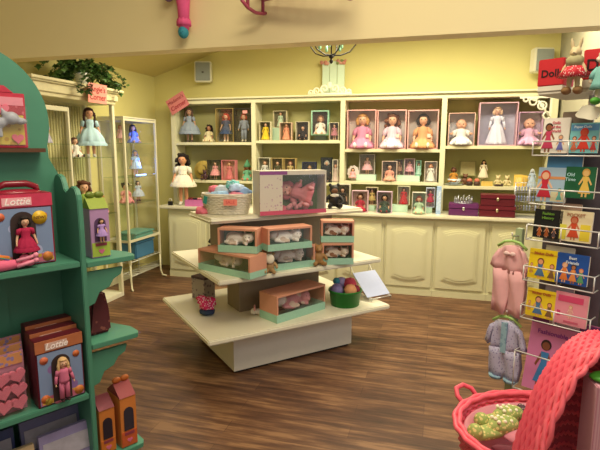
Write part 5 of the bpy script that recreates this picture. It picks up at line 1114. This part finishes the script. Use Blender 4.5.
# ------------------------------------------------------------ pink baskets at the lower right
TBZ = .54
t = thing('low_table', 'low white side table under the pink wicker baskets', 'table', (.5, 1.3, 0))
b = MB(); b.box(-.33, .4, -.6, .40, TBZ-.03, TBZ-.001); b.done('tabletop', mat('#c8bca0', .5), t, bevel=.004)
for x in (-.29, .36):
    for y in (-.56, .36): b = MB(); b.box(x-.02, x+.02, y-.02, y+.02, 0, TBZ-.031); b.done('leg', mat('#c8bca0', .5), t)
MPK = mat('#e8586c', .45, var=.14, scale=70)
BC = V((.385, 1.52, TBZ+.001))
t = thing('pink_basket', 'open pink wicker basket with loop handles at the lower right', 'basket', BC, R(4))
b = MB(); weave(b, .24, .20, 16, .008, .0125, .0035, .0068, 44, .16)
b.lathe([(.24, 0), (.24, .006), (.02, .008)], 36, sy=.83); b.done('woven_side', MPK, t)
b = MB()
for q, (dx, dz) in enumerate(((0, 0), (.008, .009), (-.006, .01))): b.tube([((.282+dx)*cos(a)+.002*sin(20*a+q*2), (.238+dx)*sin(a), .205+dz+.002*sin(24*a+q*2)) for a in [k*pi/40 for k in range(80)]], .0085, 6, closed=True)
b.done('braided_rim', MPK, t)
for s, a0 in ((-1, R(140)), (1, R(-30))):
    c = V((.285*cos(a0), .24*sin(a0), .21)); tg = V((-sin(a0), cos(a0), 0)); n_ = V((cos(a0), sin(a0), 0))
    b = MB(); b.tube([c+tg*.04+V((0, 0, -.005)), c+tg*.042+n_*.03+V((0, 0, .02)), c+tg*.02+n_*.05+V((0, 0, .032)), c-tg*.02+n_*.05+V((0, 0, .032)), c-tg*.042+n_*.03+V((0, 0, .02)), c-tg*.04+V((0, 0, -.005))], .008, 8); b.done('handle', MPK, t)
b = MB(); b.lathe([(.235, .02), (.262, .19), (.255, .19), (.228, .10), (.02, .10)], 48, sy=.83, ruf=.02, k=24, cap=False); b.done('cloth_lining', mat('#d48a96', .8, var=.1, scale=20), t)
# contents
zc_ = TBZ+.101
def inb(x, y, z=0): return BC+V((x, y+.03, .15+z))
for i, (x, y, rz, l) in enumerate(((-.165, .0, R(34), 'front one of the pair'), (-.14, .075, R(34), 'rear one of the pair'))):
    t = thing('beaded_slipper', 'green beaded doll slipper with pearls in the pink basket, '+l, 'shoe', inb(x, y, .002), rz, 'beaded slippers in the pink basket')
    b = MB(); b.sph((.03, 0, .034), (.06, .03, .03), n=20); b.sph((-.02, 0, .022), (.08, .03, .02), n=16); b.sph((-.075, 0, .032), (.024, .026, .026), n=14); b.done('slipper_body', spotted('#94a458', '#d4c880', 80, .38), t)
    for k in range(9): b = MB(); b.sph((.0+.012*(k//3*2), .016*(k % 3-1), .063-.003*abs(k % 3-1)-.003*(k//3)), .0065, n=8); b.done('pearl', mat('#f0e8cc', .2), t)
t = thing('green_ball', 'lime green shiny toy ball beside the pink wicker hood', 'ball', inb(-.005, .07, .0)); b = MB(); b.sph((0, 0, .045), .045, n=24); b.done('ball', mat('#7cb44c', .25, var=.2, scale=15), t); b = MB(); b.sph((-.012, -.016, .05), (.036, .034, .03), n=16); b.done('pale_patch', mat('#a4cc74', .3), t)
cloth('sequin_pouch', 'dark sequinned pouch between the beaded slippers and the green ball', 'pouch', inb(-.055, .15, -.01), (.055, .04, .03), '#4a3438', .2, seed=41, m=spotted('#4a2c38', '#c8b0a8', 120, .3), ns=.3)
cloth('rolled_cloth', 'dark rose rolled cloth lying at the front of the pink basket', 'cloth', inb(-.06, -.09, .0), (.11, .03, .02), '#6c3440', -.15, seed=42, ns=.12)
cloth('pink_blanket', 'pink shiny blanket spread in the pink basket', 'blanket', inb(-.0, -.0, -.0), (.13, .07, .03), '#cc8090', .1, seed=43, ns=.15)
# hood basket
HC = V((.375, 1.13, TBZ+.001)); HR = R(22)
t = thing('hooded_cradle', 'bright pink wicker doll cradle with arched hood at the lower right corner', 'cradle', HC, HR)
b = MB(); rows_ = 34
def hoodp(i):
    th = max(0, (i-5)/(rows_-6))*pi/2
    return .009*min(i, 5)+.08*sin(th), .185*max(.03, cos(th)), .655*max(.03, cos(th))
for i in range(rows_):
    y, rx, hz = hoodp(i); N = 56; pts = []
    for k in range(N+1):
        a = pi*k/N; o_ = .0035*(1 if (k+i) % 2 else -1); pts.append(((rx+o_)*cos(a), y, (hz+o_)*sin(a)**.8 if k not in (0, N) else 0))
    b.tube(pts, .0066, 5)
b.done('woven_hood', MPK, t)
b = MB(); grid = []
for i in range(rows_):
    y, rx, hz = hoodp(i); grid.append([b.b.verts.new((rx*.965*cos(pi*k/40), y-.002, hz*.98*max(0, sin(pi*k/40))**.8)) for k in range(41)])
for A_, B_ in zip(grid, grid[1:]):
    for k in range(40): f_ = b.b.faces.new((A_[k], A_[k+1], B_[k+1], B_[k])); f_.smooth = True
b.done('hood_lining', mat('#b8405a', .6, var=.15, scale=60), t)
b = MB()
for q in range(3):
    for s2 in (0, 1): b.tube([((.187+.0045*sin(k*1.05+q*1.57+s2*pi))*cos(pi*k/70), -.010-.009*q+.007*cos(k*1.05+q*1.57+s2*pi), (.657+.0045*sin(k*1.05+q*1.57))*max(0, sin(pi*k/70))**.8) for k in range(71)], .0055, 5)
b.done('braided_edge', mat('#f06878', .45, var=.1, scale=70), t)
b = MB(); weave(b, .16, .2, 12, .008, .0125, .0035, .0068, 36, .05); 
for v in b.b.verts: v.co.y -= .205
o = b.done('woven_body', MPK, t)
b = MB(); b.box(-.12, .12, -.34, .09, .004, .012); b.done('floor_panel', mat('#a84858', .6), t)
cloth('dark_cushion', 'dark plum cushion heaped inside the hooded cradle under the toy carton', 'cushion', HC+V((.03, -.1, .02)), (.12, .07, .2), '#4a2430', R(22), seed=51, ns=.1)
t = thing('toy_carton', 'pink checked and yellow toy carton standing in the hooded cradle', 'toy box', (.392, 1.06, .87), R(6))
b = MB(); b.box(-.055, .11, .0, .07, 0, .255); b.done('carton', striped('#c88a9c', '#d8a8b4', 60), t, bevel=.002)
b = MB(); b.box(-.035, .11, -.0025, -.0002, .004, .252); b.done('front_print', spotted('#d8b42c', '#c8a024', 12, .3), t)
b = MB(); b.cyl((.03, -.006, .12), (.03, -.003, .12), .045, .045, 24); b.done('printed_bear', mat('#8a5c34', .6, var=.3), t)
b = MB(); b.sph((.0, .03, .263), (.06, .03, .012), n=20); b.done('green_leaf', mat('#4c9c34', .4), t)
t = thing('blonde_doll', 'doll with blonde hair lying at the mouth of the pink hooded cradle', 'doll', (.29, .95, .8), R(60)); figure(t, .16, kind='baby', hc='#d8b468', hs='curly', dc='#c8a0b0', skin='#e0b090')
